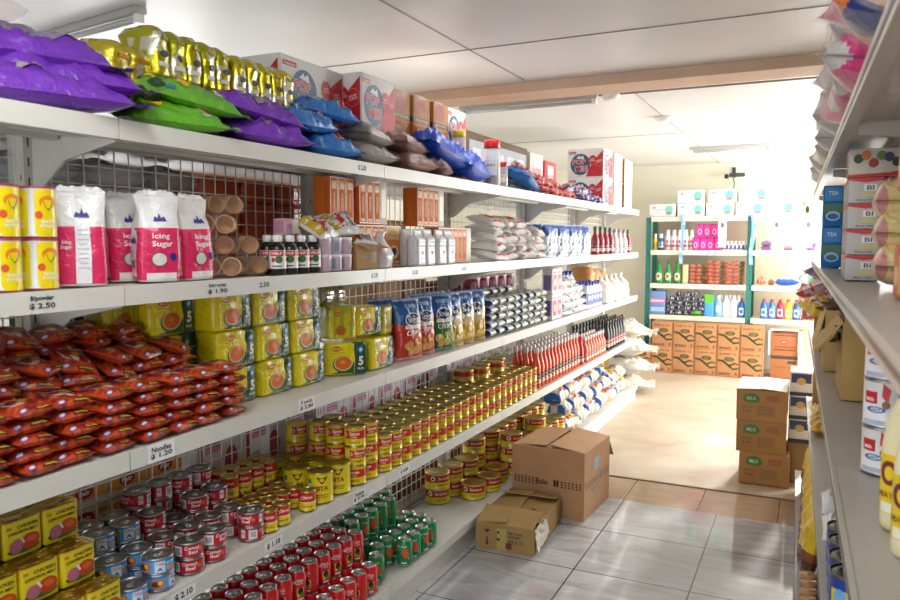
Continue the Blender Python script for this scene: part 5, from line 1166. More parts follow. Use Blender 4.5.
# ================================================================== behind the wire panels: goods on the other aisle's shelves
greyp = Proto('grey_wrapped_pack', 'pack', whitebag(40, .22, .25, .085, 'ink:#a8505a', 'film:#e4e5e8'), 'grey wrapped packs on the other aisle')
n_ = 0
for i in range(4):
    for k in range(5): greyp.place((-2.02, 1.13 + i * .25, T1 + .036 + k * .068), (0, 0, U(-.08, .08)), 'grey wrapped pack behind the wire panel, %s along, %s up' % (o_(i), o_(k)))
orp = Proto('orange_noodle_slab', 'pack', (lambda m: (Loft([(0, .098, .10), (.005, .10, .105), (.075, .10, .105), (.082, .09, .095)], 7., 3, .006, 40, 1).mesh(m, 'film:#d4603a', 36, .008), m)[1])(MB()), 'orange film slabs on the other aisle')
for i in range(5):
    for k in range(4): orp.place((-2.0, 2.06 + i * .205, T1 + k * .083), 0, 'orange film-wrapped slab behind the wire panel, %s along, %s up' % (o_(i), o_(k)))
dg = Proto('dark_green_box', 'box', box_mb(.16, .24, .30, 'card:#1d4a38', .004)[0], 'dark green boxes on the other aisle')
for i in range(3): dg.place((-2.02, 1.50 + i * .245, T2), 0, 'dark green box behind the wire panel, %s along' % o_(i))
tb = Proto('tan_carton', 'carton', (lambda m, S: (m.dec(S['f'], ell(.12, .12, .05, .03, 16), 'ink:#a0703f', .001), m)[1])(*box_mb(.2, .25, .30, 'card:#c49a6a', .004)), 'tan cartons on the other aisle')
for i in range(2): tb.place((-2.02, 3.25 + i * .28, T2), 0, 'tan carton behind the crisp bags, %s along' % o_(i))
rdb = Proto('dark_red_box', 'box', (lambda m, S: (m.dec(S['f'], rect(.09, .13, .12, .16), 'ink:#d9a9b0', .001), m)[1])(*box_mb(.16, .18, .27, 'card:#8f2f38', .004)), 'dark red boxes on the other aisle')
for i in range(4): rdb.place((-2.0, 3.82 + i * .19, T2), 0, 'dark red box behind the biscuit packs, %s along' % o_(i))
def d_fair(m, S, d, w, h):
    for s, W in ((S['f'], w),): m.dec(s, rect(W / 2, h / 2, W * .9, h * .9), 'ink:#e9e7ea', .001); m.dec(s, rect(W * .10, h / 2, W * .08, h * .92), 'ink:#b8335a', .0014); m.dec(s, rect(W * .36, h * .7, W * .34, h * .22), 'ink:#d98aa0', .0014); m.text(s, 'POWER', W * .36, h * .7, W * .28, h * .08, 'ink:#3a3f8a', .002); m.dec(s, ell(W * .74, h * .42, W * .14, h * .2, 14), 'ink:#c9486a', .0014); m.dec(s, rect(W * .3, h * .3, W * .2, h * .2), 'ink:#8fb0c9', .0014)
fairp = Proto('white_pink_box', 'box', plain_carton(.16, .24, .27, 'card:#ebe9ea', d_fair)[:1], 'white and pink boxes on the other aisle')
for i in range(10): fairp.place((-1.99, 2.02 + i * .245, T3), 0, 'white box with pink print behind the wire panel, %s along' % o_(i))
def d_sl(m, S, d, w, h): m.dec(S['f'], rect(w / 2, h * .3, w * .96, h * .5), 'ink:#e0922f', .001); m.dec(S['f'], rect(w / 2, h * .8, w * .96, h * .2), 'ink:#d9c9a8', .001); m.dec(S['f'], ell(w * .5, h * .35, w * .2, h * .24, 16), 'ink:#a01f3a', .0016); m.text(S['f'], 'Fair', w * .5, h * .35, w * .26, h * .2, 'ink:#f2ecec', .0022)
fb = Proto('orange_white_box', 'box', plain_carton(.14, .15, .075, 'card:#e6dccb', d_sl)[:1], 'orange and white boxes on the other aisle')
for i in range(4):
    for k in range(3): fb.place((-1.97, 1.30 + i * .152, T3 + k * .0765), 0, 'orange and white box behind the wire panel, %s along, %s up' % (o_(i), o_(k)))
wcr = Proto('white_pack', 'pack', whitebag(51, .18, .2, .08, 'ink:#6f8a5a', 'film:#dfe0da'), 'white packs on the other aisle')
for i in range(8):
    for k in range(2): wcr.place((-2.0, 4.50 + i * .215, T3 + .04 + k * .075), 0, 'white pack behind the wire panel past the upright, %s along, %s up' % (o_(i), o_(k)))
tinb = Proto('brown_tin', 'tin', can_parts(.05, .12, [(.11, 'gloss:#7a4a2c')], None, 'metal:#b0a090', 'metal:#b0a090', False, 18), 'brown tins on the other aisle')
for i in range(12): tinb.place((-1.96, 2.9 + i * .11, T4), 0, 'brown tin behind the lowest wire panel, %s along' % o_(i))
# ================================================================== cartons and sacks on the floor
def d_tri(m, S):
    for k, W in (('l', .42), ('f', .44)):
        n = int(W / .021)
        for i in range(n):
            if abs(i - n * .5) < n * .17: continue
            for r in range(3): x = .012 + i * .021; z = .165 + r * .014; m.dec(S[k], poly([(x, z), (x + .016, z), (x + .008, z + .011)]), 'ink:#2a211c', .001)
        m.text(S[k], 'Stallion', W * .43, .185, W * .15, .03, 'ink:#2a211c', .0012); m.dec(S[k], rect(W * .60, .185, .012, .038), 'ink:#2a211c', .0012); m.dec(S[k], rect(W * .64, .185, .012, .038), 'ink:#2a211c', .0012)
    m.dec(S['f'], rect(.2, .27, .09, .07), 'ink:#7f9aa0', .001); m.dec(S['f'], rect(.2, .14, .16, .012), 'ink:#5d4b3c', .001)
m, S = opencarton(.42, .44, .37, 'card:#b78a63', d_tri)
t = thing('large_open_carton', 'large open brown carton with a band of dark triangles, standing on the tiles', 'carton', (-1.248, 4.035, .001), -.06); obj('carton', m, t)
def flap(t, sx, sy, loc, rot, key, name='flap', extra=None):
    q = MB().box(0, sx, -sy / 2, sy / 2, -.002, .002, key)
    if extra: extra(q)
    o = obj(name, q, t, loc); o.rotation_euler = rot; return o
flap(t, .20, .425, (-.21, 0, .369), (0, -.10, 0), 'card:#bf946c'); flap(t, .20, .425, (.21, 0, .369), (0, -.12, PI), 'card:#bf946c'); flap(t, .18, .40, (0, .219, .369), (0, .9, PI / 2), 'card:#a9764f'); flap(t, .19, .40, (0, -.219, .3715), (0, -.03, PI / 2), 'card:#c49b74')
def d_small(m, S):
    s = S['l']
    m.dec(s, poly([(.045, .098), (.075, .098), (.060, .080)]), 'ink:#2e2720', .001); m.dec(s, rect(.06, .045, .008, .03), 'ink:#2e2720', .001); m.dec(s, poly([(.050, .032), (.070, .032), (.06, .018)]), 'ink:#2e2720', .001)
    m.dec(s, rect(.135, .055, .05, .11), 'ink:#b39f5c', .001); m.dec(s, rect(.118, .09, .014, .01), 'ink:#3a3024', .0014); m.dec(s, rect(.118, .055, .016, .012), 'ink:#3a3024', .0014)
    m.text(s, 'TOMATO PASTE\nSALSONMAT', .20, .085, .08, .03, 'ink:#3a3024', .001); m.text(s, '3/4 X 16', .205, .053, .07, .016, 'ink:#3a3024', .001); m.dec(s, rect(.17, .028, .03, .03), 'ink:#7a2f28', .001); m.text(s, 'FRAGILE', .19, .042, .05, .006, 'ink:#3a3024', .001)
m, S = opencarton(.30, .50, .125, 'card:#a5854f', d_small)
t = thing('torn_open_carton', 'low torn-open brown carton with a white torn corner, lying before the large carton', 'carton', (-1.305, 3.515, .001), .05); obj('carton', m, t)
def d_flap(q): q.dec(Plane((0, 0, 0), (1, 0, 0), (0, 1, 0)), ell(.08, .05, .012, .03, 10), 'ink:#5f4a2c', .003)
flap(t, .155, .49, (-.149, 0, .126), (0, -.12, 0), 'card:#ab8b54'); flap(t, .155, .40, (.149, .04, .126), (0, -.06, PI), 'card:#a5854f', extra=d_flap)
flap(t, .145, .29, (0, -.249, .127), (0, -.30, PI / 2), 'card:#ad8d57'); flap(t, .12, .29, (0, .249, .127), (0, -.25, -PI / 2), 'card:#a98a55')
tm = MB(); tm.grid(lambda u, v: (.150 + .018 * u + .012 * nz(u * 4, v * 5, 3), -.25 + v * .20, .128 - .115 * u * (1 - .35 * v) + .014 * nz(u * 6, v * 6, 8)), 14, 16, 'card:#d9d0c0'); obj('torn_paper', tm, t)
# sacks at the gondola end
def sack(seed, yel):
    w, h, t_ = .42, .68, .17
    kf = (lambda x, y: 'cloth:#cfb64e' if yel and -.22 < y < -.05 else 'cloth:#ddd6c8')
    m = MB(); S = pillow(m, w, h, t_, 'cloth:#ddd6c8', seed, 26, 34, keyfn=kf, wr=.22, seal=.05); m.text(S, 'RICE', 0, -.13, .2, .07, 'ink:#6a5a3a', .005); m.dec(S, ell(.02, .10, .09, .08, 18, 4), 'ink:#b7b0a6', .004)
    e = MB(); e.grid(lambda u, v: ((u - .5) * w * (.95 - .3 * v), h / 2 - .05 + v * .11, .03 * math.sin(u * 11 + seed) * v + .02 * nz(u * 6, v * 4, seed)), 24, 6, 'cloth:#e2dccf')
    return [('sack', m), ('gathered_mouth', e)]
sk = [Proto('rice_sack', 'sack', sack(i, i == 2), 'white rice sacks stacked at the gondola end') for i in (1, 2, 3)]
for i, (x, y, z, rz, p, t) in enumerate(((-1.76, 7.42, .086, -1.45, 0, 'lowest'), (-1.73, 7.42, .262, -1.65, 1, 'second from the floor, yellow band'), (-1.74, 7.43, .437, -1.5, 2, 'third from the floor'), (-1.75, 7.44, .612, -1.75, 0, 'topmost'))):
    sk[p].place((x, y, z), (0, U(-.03, .03), rz), 'white rice sack in the stack at the gondola end, ' + t)
# green leaf cartons by the right-hand shelves
def d_leaf(m, S, d, w, h):
    for k, W in (('l', d), ('f', w)):
        s = S[k]
        m.dec(s, ell(W * .30, h * .74, W * .16, h * .15, 20), 'ink:#3f7a33', .001); m.dec(s, ell(W * .37, h * .71, W * .10, h * .12, 16), 'ink:#3f7a33', .0013); m.dec(s, ell(W * .22, h * .70, W * .08, h * .10, 14), 'ink:#3f7a33', .0016); m.text(s, 'MILO', W * .30, h * .73, W * .18, h * .12, 'ink:#cfd9b8', .0022)
        m.dec(s, rect(W * .72, h * .76, W * .26, h * .2), 'ink:#a8623c', .001); m.text(s, '24 x 400g', W * .2, h * .30, W * .16, h * .08, 'ink:#4a3826', .0012); m.text(s, 'KEEP DRY', W * .22, h * .44, W * .22, h * .05, 'ink:#6a5236', .0012); m.dec(s, rect(W * .60, h * .34, W * .36, h * .34), 'ink:#a27443', .0008)
        for i in range(4): m.dec(s, rect(W * .58, h * (.46 - .07 * i), W * .28, h * .012), 'ink:#6a5236', .0012)
lc = Proto('green_logo_carton', 'carton', plain_carton(.285, .42, .197, 'card:#ad7f49', d_leaf, 'card:#b9935e'), 'brown cartons with green logo')
lc.place((-.225, 5.085, .001), 0, 'bottom carton of the three-high stack with green logos'); lc.place((-.25, 5.085, .1995), .02, 'middle carton of the three-high stack with green logos')
m, S = opencarton(.285, .42, .19, 'card:#b5874f'); d_leaf(m, S, .285, .42, .19)
t = thing('open_logo_carton', 'top carton of the green-logo stack, its white flaps laid over the opening', 'carton', (-.25, 5.085, .398), 0, None); obj('carton', m, t)
flap(t, .146, .425, (-.142, 0, .193), (0, -.05, 0), 'card:#e9e5dc'); flap(t, .146, .425, (.142, 0, .193), (0, -.07, PI), 'card:#ebe7de'); flap(t, .05, .42, (-.143, 0, .19), (0, 1.75, PI), 'card:#b5874f')
nav = Proto('white_navy_box', 'box', plain_carton(.13, .26, .145, 'card:#d9d4cb', lambda m, S, d, w, h: (m.dec(S['l'], rect(d / 2, h * .75, d * .86, h * .4), 'ink:#2b3568', .001), m.dec(S['f'], rect(w / 2, h * .75, w * .86, h * .4), 'ink:#2b3568', .001), m.dec(S['l'], ell(d / 2, h * .62, d * .2, h * .16, 12), 'ink:#c9a050', .0016), m.dec(S['l'], rect(d / 2, h * .08, d * .98, h * .16), 'ink:#2a2422', .001)))[:1], 'white and navy boxes')
tag(obj('dark_tan_carton', box_mb(.13, .30, .25, 'card:#8a6a3f', .003)[0], None, (-.035, 5.16, .001)), 'dark tan carton standing on the floor beside the green-logo stack', 'carton')
for k in range(3): nav.place((-.035, 5.16, .252 + k * .147), 0, 'white and navy box %s on the dark tan carton' % ('lowest', 'in the middle', 'topmost')[k])

# ================================================================== rack against the rear wall
ZR = (1.775, 1.39, 1.005, .64); TEAL = 'paint:#2c7268'; YF, YB = 8.86, 9.28
rk = thing('teal_shelf_rack', 'teal steel post rack with cream shelves against the rear wall', 'shelving', (0, 0, 0))
for x in (-1.73, -.625, .48):
    for y in (YF + .02, YB):
        p = MB().box(x - .03, x + .03, y - .003, y, 0, 1.772, TEAL).box(x - .03, x - .026, y, y + .035, 0, 1.772, TEAL)
        for i in range(34): p.dec(Plane((x - .03, y - .003, 0), (1, 0, 0), (0, 0, 1)), rect(.035, .06 + i * .05, .008, .018), 'ink:#173d38', .0005)
        obj('post', p, rk)
for k, z in enumerate(ZR):
    for x0, x1 in ((-1.70, -.655), (-.595, .45)):
        sh = obj('shelf_board', MB().box(x0, x1, YF + .005, YB - .005, z - .04, z, 'paint:#eae0c4').box(x0, x1, YF, YF + .006, z - .05, z + .003, 'paint:#efe6cc'), rk)
        if k < 3: q = MB(); q.text(Plane((x0, YF, z - .024), (1, 0, 0), (0, 0, 1)), '2.30', .7, 0, .05, .02, 'ink:#40404a', .001); obj('price_label', q, sh)
obj('back_panel', MB().box(-1.70, -.655, YB + .02, YB + .024, 1.01, 1.74, 'paint:#c9bda8'), rk)
B0, B1, B2, B3 = [z + .004 for z in ZR]; RB = -PI / 2
def nappy():
    m, S = box_mb(.20, .30, .15, 'film:#eceae8', .012)
    for k, W in (('f', .30), ('l', .2)): m.dec(S[k], ell(W * .76, .082, W * .15, .048, 20), 'ink:#79c4bb', .002); m.dec(S[k], ell(W * .76, .040, W * .12, .016, 14), 'ink:#a88a86', .0028); m.text(S[k], 'Nappies', W * .34, .085, W * .4, .020, 'ink:#a9bdbb', .002); m.dec(S[k], ell(W * .2, .11, W * .06, .014, 12), 'ink:#b8a9ad', .002); m.text(S[k], 'soft', W * .3, .05, W * .2, .012, 'ink:#b8c4c2', .002)
    return m
npk = Proto('nappy_pack', 'nappies', nappy(), 'white and mint nappy packs on the rear rack')
for x, k in ((-1.585, 0), (-1.27, 0), (-.955, 0), (-.64, 0), (-.325, 0), (-1.275, 1), (-.93, 1), (-.605, 1)): npk.place((x, 9.0, B0 + k * .152), RB + U(-.04, .04), 'white and mint nappy pack atop the teal rack, %s' % {(-1.585, 0): 'alone at the gondola end', (-1.27, 0): 'lower, second from the gondola', (-.955, 0): 'lower, third from the gondola', (-.64, 0): 'lower, fourth from the gondola', (-.325, 0): 'single, beside the pale box', (-1.275, 1): 'upper, nearest the gondola', (-.93, 1): 'upper, in the middle', (-.605, 1): 'upper, nearest the window'}[x, k])
m, S = box_mb(.1, .12, .19, 'card:#e6cfae', .003); m.dec(S['f'], ell(.075, .06, .02, .04, 12), 'ink:#3a2a24', .001); m.dec(S['f'], ell(.04, .12, .02, .03, 12), 'ink:#d98a7a', .001); o = tag(obj('pale_doll_box', m, None, (-.08, 9.0, B0)), 'pale tan box beside the last nappy pack on the rack', 'box'); o.rotation_euler = (0, 0, RB)
def spray(c, c2, h=.2, r=.027): 
    m = MB().lathe([(0, 0), (r, 0), (r, h * .62), (r * .8, h * .72), (r * .6, h * .75)], c, 18, keys=[c, c, c, c]); S = Cyl(r + .0003)
    for a in (-.04, 0, .04): m.dec(S, rect(a, h * .22, .034, h * .12, 4, 1), c2, .0006); m.dec(S, ell(a, h * .42, .012, .02, 12), c2, .0006)
    return [('can', m), ('cap', MB().lathe([(r * .62, h * .74), (r * .62, h * .96), (r * .5, h), (0, h)], 'plast:#f2efec', 14))]
wsp = Proto('white_spray_bottle', 'bottle', spray('gloss:#efe9ea', 'ink:#c0455a', .235, .033), 'white and red lotion bottles')
yb_ = Proto('yellow_tube', 'tube', spray('gloss:#e6c61c', 'ink:#a58a10', .19, .022)); bb_ = Proto('blue_can', 'can', spray('gloss:#1f4f9a', 'ink:#cfd9ea', .19, .032))
yb_.place((-1.665, 8.95, B1), -.9, 'yellow tube at the gondola end of the second rack shelf'); bb_.place((-1.60, 8.95, B1), -.9, 'dark blue can between the yellow tube and the white lotion bottles')
for i in range(5): wsp.place((-1.52 + i * .067, 8.95, B1), -1.6, 'white lotion bottle with red label on the rack, %s from the blue can' % o_(i))
def pinkpot(): 
    m, S = box_mb(.10, .115, .135, 'plast:#e83aa0', .010); m.dec(S['f'], ell(.0575, .06, .03, .034, 16), 'ink:#f2b8dc', .001); m.dec(S['f'], ell(.0575, .06, .016, .02, 12), 'ink:#7a2f86', .0016)
    return [('pack', m), ('lid', MB().bevbox(-.045, .045, -.05, .05, .134, .15, 'plast:#d42c8e', .004))]
pp = Proto('bright_pink_pack', 'pack', pinkpot(), 'bright pink packs')
for k, n in ((0, 4), (1, 3)):
    for i in range(n): pp.place((-1.205 + i * .079 + .04 * k, 8.96, B1 + k * .151), RB, 'bright pink pack on the rack, %s row, %s along' % (('lower', 'upper')[k], o_(i)), None, (1, .66, 1))
nb = Proto('blue_roll_on', 'bottle', spray('gloss:#e4e4ea', 'ink:#22307a', .105, .024), 'small white and navy bottles')
for i in range(7): nb.place((-.905 + i * .0415, 8.93, B1), RB, 'small white and navy bottle on the rack beside the pink packs, %s along' % o_(i), scale=(.9, .9, 1))
pw = Proto('purple_wipe_pack', 'pack', whitebag(61, .12, .21, .055, 'ink:#5f2f7a', 'film:#a77fb8'), 'purple and white packs')
for i in range(4):
    for k in range(2 if i != 1 else 1): pw.place((-.46 + i * .225, 8.98, B1 + .028 + k * .05), (0, 0, RB + U(-.1, .1) + PI / 2), 'purple and white pack on the rack, %s stack from the middle post, %s' % (o_(i), ('lower', 'upper')[k]))
def dishb():
    m = MB(); L = Loft([(0, .038, .026), (.006, .041, .028), (.11, .040, .027), (.16, .022, .018), (.20, .013, .013), (.215, .013, .013)], 2.4); L.mesh(m, 'gloss:#128a34', 22, .02); S = L.S('f')
    m.dec(S, ell(0, .075, .028, .042, 18, 3), 'ink:#ece7d8', .001); m.dec(S, ell(0, .075, .018, .026, 16, 2), 'ink:#b8a24a', .0016); m.dec(S, ell(0, .082, .010, .012, 12), 'ink:#b03a2a', .0022)
    return [('bottle', m), ('cap', MB().lathe([(.016, .21), (.016, .225), (.008, .24), (.006, .262), (0, .262)], 'plast:#0f7a34', 12))]
db = Proto('green_dish_soap_bottle', 'bottle', dishb(), 'green dish soap bottles')
for i in range(3): db.place((-1.615 + i * .105, 8.94, B2), RB, 'green dish soap bottle on the third rack shelf, %s from the gondola' % o_(i), scale=1.05)
tag(obj('cream_box', box_mb(.06, .07, .22, 'card:#d9d09a', .003)[0], None, (-1.31, 8.94, B2)), 'cream box between the dish soap and the orange soap packs', 'box')
osp = [Proto('orange_soap_pack', 'soap pack', minipack('film:#d9552a', 'film:#e8a08a', i) if i != 23 else minipack('film:#d9552a', 'film:#2f7a5a', i), 'orange and green soap packs') for i in (21, 22, 23)]
n_ = 0
for k in range(6):
    for i in range(9):
        if k > 4 and i < 3: continue
        osp[n_ % 3].place((-1.235 + i * .0665, 8.955 + U(-.01, .01), B2 + .022 + k * .044), (0, 0, U(-.08, .08)), 'orange and green soap pack on the third rack shelf, %s stack, %s up' % (o_(i), o_(k)), None, (.56, .9, .8)); n_ += 1
osp[0].place((-.50, 8.95, B2 + .04), (0, 0, .1), 'single orange pack past the middle post of the rack', None, (.9, 1, 1.4)); osp[2].place((-.40, 8.95, B2 + .03), (0, 0, .1), 'orange and green pack beside the blue pack on the rack', None, (.6, 1, 1.1))
tag(obj('blue_pack', snackbag(71, .26, .16, .085, 'film:#2f5fbf', None, lambda m, S: m.dec(S, rect(0, -.04, .16, .03, 8, 3), 'ink:#a9c4e6', .003)), None, (-.24, 8.97, B2 + .042)), 'blue pack lying on the third rack shelf', 'pack')
gb = Proto('clear_green_bag', 'bag', snackbag(72, .26, .2, .15, 'film:#8fc9a4', lambda x, y: 'film:#4f9a68' if nz(x * 20, y * 20) > .05 else 'film:#cfe3d6', None, 18, 18, wr=.3))
gb.place((.0, 8.98, B2 + .075), (0, 0, .2), 'pale green bag on the third rack shelf beside the blue pack'); gb.place((.20, 9.0, B2 + .08), (0, .1, -.3), 'pale green bag nearest the window on the third rack shelf')
def hangstrip(c):
    m = MB(); m.grid(lambda u, v: (.05 * (u - .5) * (1 - .3 * v) + .012 * math.sin(v * 6), -.012 - .01 * math.sin(v * 9) - .006 * nz(u * 4, v * 6), -v * .55), 8, 30, c, True, lambda u, v: c if nz(u * 2, v * 9) > -.2 else 'film:#d9e2ea'); return m
for x, t in ((-1.345, 'over the lotion bottles'), (-.60, 'over the middle post')):
    tt = thing('hanging_sachet_strip', 'pale blue strip of sachets hanging from the top of the rack ' + t, 'sachets', (x, YF - .006, 1.79)); obj('strip', hangstrip('film:#7fb4d9'), tt); obj('hook', MB().tube([(0, .03, .0), (0, .02, .014), (0, -.005, .016), (0, -.014, .004), (0, -.012, -.02)], .004, 'metal:#b9bcc0'), tt)
for i, (x, t) in enumerate(((-.915, 'over the pink packs'), (-.36, 'past the middle post'), (-.05, 'nearest the window'))):
    tt = thing('hanging_brush_pack', 'white hanging pack with a dark oval on the rack, ' + t, 'brush pack', (x, YF - .006, 1.73)); q = MB().bevbox(-.042, .042, -.012, -.002, -.30, 0, 'film:#ece9e8', .003); q.dec(Plane((0, -.012, 0), (1, 0, 0), (0, 0, 1)), ell(.0, -.055, .018, .03, 16), 'ink:#6f6a6c', .001); obj('pack', q, tt); obj('peg', MB().tube([(0, 0, -.01), (0, .004, -.005)], .003, 'metal:#b9bcc0'), tt)
lp = Proto('pink_blue_box', 'box', (lambda m, S: (m.dec(S['f'], rect(.085, .16, .17, .05), 'ink:#e86a96', .001), m.dec(S['f'], rect(.085, .16, .15, .018), 'ink:#f2d3dc', .0016), m.dec(S['f'], rect(.085, .06, .16, .05), 'ink:#a9bfe0', .001), m)[2 + 1])(*box_mb(.14, .17, .27, 'card:#6f8fc4', .004)))
lp.place((-1.615, 8.96, B3), RB, 'blue box with a pink band on the lowest rack shelf')
nv = [Proto('navy_white_pack', 'pack', minipack('film:#22264f', 'film:#cfd0dc', i), 'navy and white packs heaped') for i in (41, 42)]
n_ = 0
for k in range(5):
    for i in range(5):
        if k == 4 and i in (0, 4): continue
        nv[n_ % 2].place((-1.46 + i * .083, 8.95, B3 + .026 + k * .053), (U(-.1, .1), U(-.1, .1), U(-.3, .3)), 'navy and white pack heaped on the lowest rack shelf, %s along, %s up' % (o_(i), o_(k)), None, (.66, .9, .95)); n_ += 1
tag(obj('green_sponge_pack', minipack('film:#5fb83a', 'film:#2f7fb0', 81), None, (-1.17, 8.915, B3 + .03)), 'bright green and blue pack lying before the navy packs', 'pack')
bg = Proto('blue_green_box', 'box', (lambda m, S: (m.dec(S['f'], rect(.05, .20, .1, .10), 'ink:#62b83a', .001), m)[1])(*box_mb(.09, .10, .25, 'card:#4f9fd4', .004))); bg.place((-1.04, 8.94, B3), RB, 'blue box with green top standing beside the softener bottles')
def softb(c):
    m = MB(); L = Loft([(0, .038, .03), (.006, .042, .033), (.15, .042, .033), (.185, .026, .022), (.20, .016, .016), (.206, .016, .016)], 2.8); L.mesh(m, c, 20, .02); S = L.S('f'); m.dec(S, ell(0, .09, .026, .04, 16, 3), 'ink:#dfe4ee', .001); m.text(S, 'Soft', 0, .09, .036, .016, 'ink:#4a5a9a', .0016)
    return [('bottle', m), ('cap', MB().lathe([(.019, .2), (.02, .203), (.017, .24), (0, .243)], 'plast:#f0eeec', 14))]
sfb = Proto('softener_bottle', 'bottle', softb('plast:#7fb0e0')); sfw = Proto('softener_bottle', 'bottle', softb('plast:#ece6e8'))
for i in range(3): (sfb if i < 1 else sfw).place((-.945 + i * .084, 8.945, B3), RB, '%s softener bottle on the lowest rack shelf, %s from the green-topped box' % ('pale blue' if i < 1 else 'white', o_(i)))
for i in range(3): sfw.place((-.93 + i * .094, 9.06, B3), RB, 'white softener bottle in the back row of the rack, %s along' % o_(i))
def jug(c, cap):
    m = MB(); L = Loft([(0, .034, .045), (.005, .038, .05), (.13, .038, .05), (.165, .03, .03, -.008), (.19, .016, .016, -.012)], 3.); L.mesh(m, c, 20, .02); S = L.S('f'); m.dec(S, rect(0, .07, .05, .08, 4, 4), 'ink:#dfe6f4', .001); m.dec(S, ell(0, .07, .018, .026, 12, 2), c.replace('plast', 'ink'), .0016)
    return [('bottle', m), ('cap', MB().lathe([(.018, .188), (.019, .192), (.016, .215), (0, .217)], cap, 14)), ('handle', MB().tube([(.02, 0, .185), (.045, 0, .175), (.052, 0, .15), (.046, 0, .12)], .007, c))]
for i, (c, cp, t) in enumerate((('#2f6fc4', '#c9302a', 'blue'), ('#3a78cc', '#c9302a', 'blue'), ('#4a84d4', '#c9302a', 'pale blue'), ('#d2304a', '#c9302a', 'red'), ('#e8c21e', '#d8622a', 'yellow'), ('#2f6fb4', '#c9302a', 'dark blue'))):
    Proto('cleaner_bottle', 'bottle', jug('plast:' + c, 'plast:' + cp)).place((-.545 + i * .082 - (.152 if i == 0 else 0), 8.945, B3), RB, '%s cleaner bottle with red cap on the lowest rack shelf, %s along' % (t, o_(i)))
for k in range(4):
    for i in range(3): redp[i % 2].place((.0 + i * .12, 8.96, B3 + .025 + k * .05), (0, 0, U(-.3, .3)), 'red pack at the window end of the lowest rack shelf, %s along, %s up' % (o_(i), o_(k)))
# cartons below and beside the rack
def d_sprig(m, S, d, w, h):
    s = S['f']
    m.text(s, 'SUNFOIL OIL', w * .5, h * .88, w * .78, h * .08, 'ink:#7a4a2c', .001); m.text(s, 'PRODUCE', w * .36, h * .10, w * .5, h * .09, 'ink:#4a3420', .001); m.dec(s, rect(w * .36, h * .10, w * .58, h * .005), 'ink:#4a3420', .001); m.dec(s, rect(w * .86, h * .12, w * .1, h * .12), 'ink:#8a5a38', .001)
    for pts in ([(.04, .66), (.30, .64), (.52, .50), (.72, .34), (.97, .36), (.97, .30), (.72, .26), (.50, .40), (.28, .55), (.04, .60)], [(.50, .44), (.60, .40), (.80, .50), (.96, .46), (.96, .50), (.80, .56)]): m.dec(s, poly([(x * w, y * h) for x, y in pts]), 'ink:#36411f', .001)
    m.dec(s, ell(w * .56, h * .68, w * .22, h * .085, 20, 1, .7), 'ink:#36411f', .0014); m.dec(s, ell(w * .56, h * .68, w * .15, h * .05, 16), 'ink:#6a6a34', .0013)
    for x in (.006, w - .006): m.dec(s, rect(x, h / 2, .006, h - .01), 'card:#8a5a34', .0007)
sp_ = Proto('green_sprig_carton', 'carton', plain_carton(.16, .236, .286, 'card:#bb8457', d_sprig, 'card:#c79a6c'), 'brown cartons with a green sprig')
for k in range(2):
    for i in range(6 if k == 0 else 5): sp_.place((-1.76 + (i + k) * .2395, 8.775, .001 + k * .288), RB + U(-.01, .01), 'brown carton with green sprig under the rack, %s row, %s from the gondola' % (('lower', 'upper')[k], o_(i)))
def d_rb(m, S, d, w, h): s = S['f']; m.dec(s, rect(w * .5, h * .62, w * .26, h * .16), 'ink:#b53a28', .001); m.text(s, 'BEST', w * .5, h * .62, w * .18, h * .08, 'ink:#e6c9a8', .0014); m.dec(s, rect(w * .5, h * .40, w * .8, h * .03), 'ink:#5f3a22', .001); m.dec(s, rect(w * .5, h * .26, w * .86, h * .05), 'ink:#5f3a22', .001); m.dec(s, rect(w * .5, h * .92, w * .9, h * .06), 'ink:#7a4a2c', .001)
Proto('red_label_carton', 'carton', plain_carton(.3, .255, .24, 'card:#a8663f', d_rb, 'card:#a8663f')).place((-.24, 8.98, .253), RB, 'brown carton with red label, upper, at the end of the sprig cartons')
Proto('brown_taped_carton', 'carton', plain_carton(.3, .27, .25, 'card:#a5683c', lambda m, S, d, w, h: (m.dec(S['f'], rect(w * .78, h * .72, w * .3, h * .12), 'ink:#3f3a3c', .001), m.dec(S['f'], rect(w * .4, h * .5, w * .6, h * .03), 'ink:#7a4a2c', .001), m.dec(S['f'], rect(w * .5, h * .92, w, h * .13), 'ink:#3c3836', .001)), 'ink:#3c3836')).place((-.24, 8.98, .001), RB, 'brown carton with dark tape on the floor, below the red-label one')
fr = MB()
for a in ((-.40, -.385, .26, .545), (-.10, -.07, 0, .545)): fr.box(a[0], a[1], 8.80, 8.81, a[2], a[3], 'plast:#eeece8')
fr.box(-.40, -.07, 8.80, 8.81, .53, .545, 'plast:#eeece8'); tag(obj('white_shelf_frame', fr), 'white metal frame standing in front of the red-label carton', 'frame')
# cctv camera on the rear wall
cc = thing('security_camera', 'small dark security camera on the rear wall above the rack', 'security camera', (-.86, 9.40, 2.30)); obj('mount', MB().bevbox(-.02, .02, -.02, 0, -.06, .06, 'plast:#3a4240', .004), cc); obj('arm', MB().box(-.012, .012, -.10, -.02, -.03, -.01, 'plast:#3a4240'), cc)
obj('housing', MB().bevbox(-.04, .13, -.15, -.09, -.06, -.015, 'plast:#35413e', .008), cc); obj('lens', MB().lathe([(0, 0), (.022, 0), (.026, .03), (.018, .05), (0, .05)], 'plast:#1d2222', 16, (-.07, -.12, -.075)), cc); obj('cable', MB().tube([(0, -.06, -.07), (.012, -.05, -.14), (.0, -.05, -.19), (.016, -.04, -.24), (.004, -.01, -.29)], .006, 'plast:#2e2e2c'), cc)

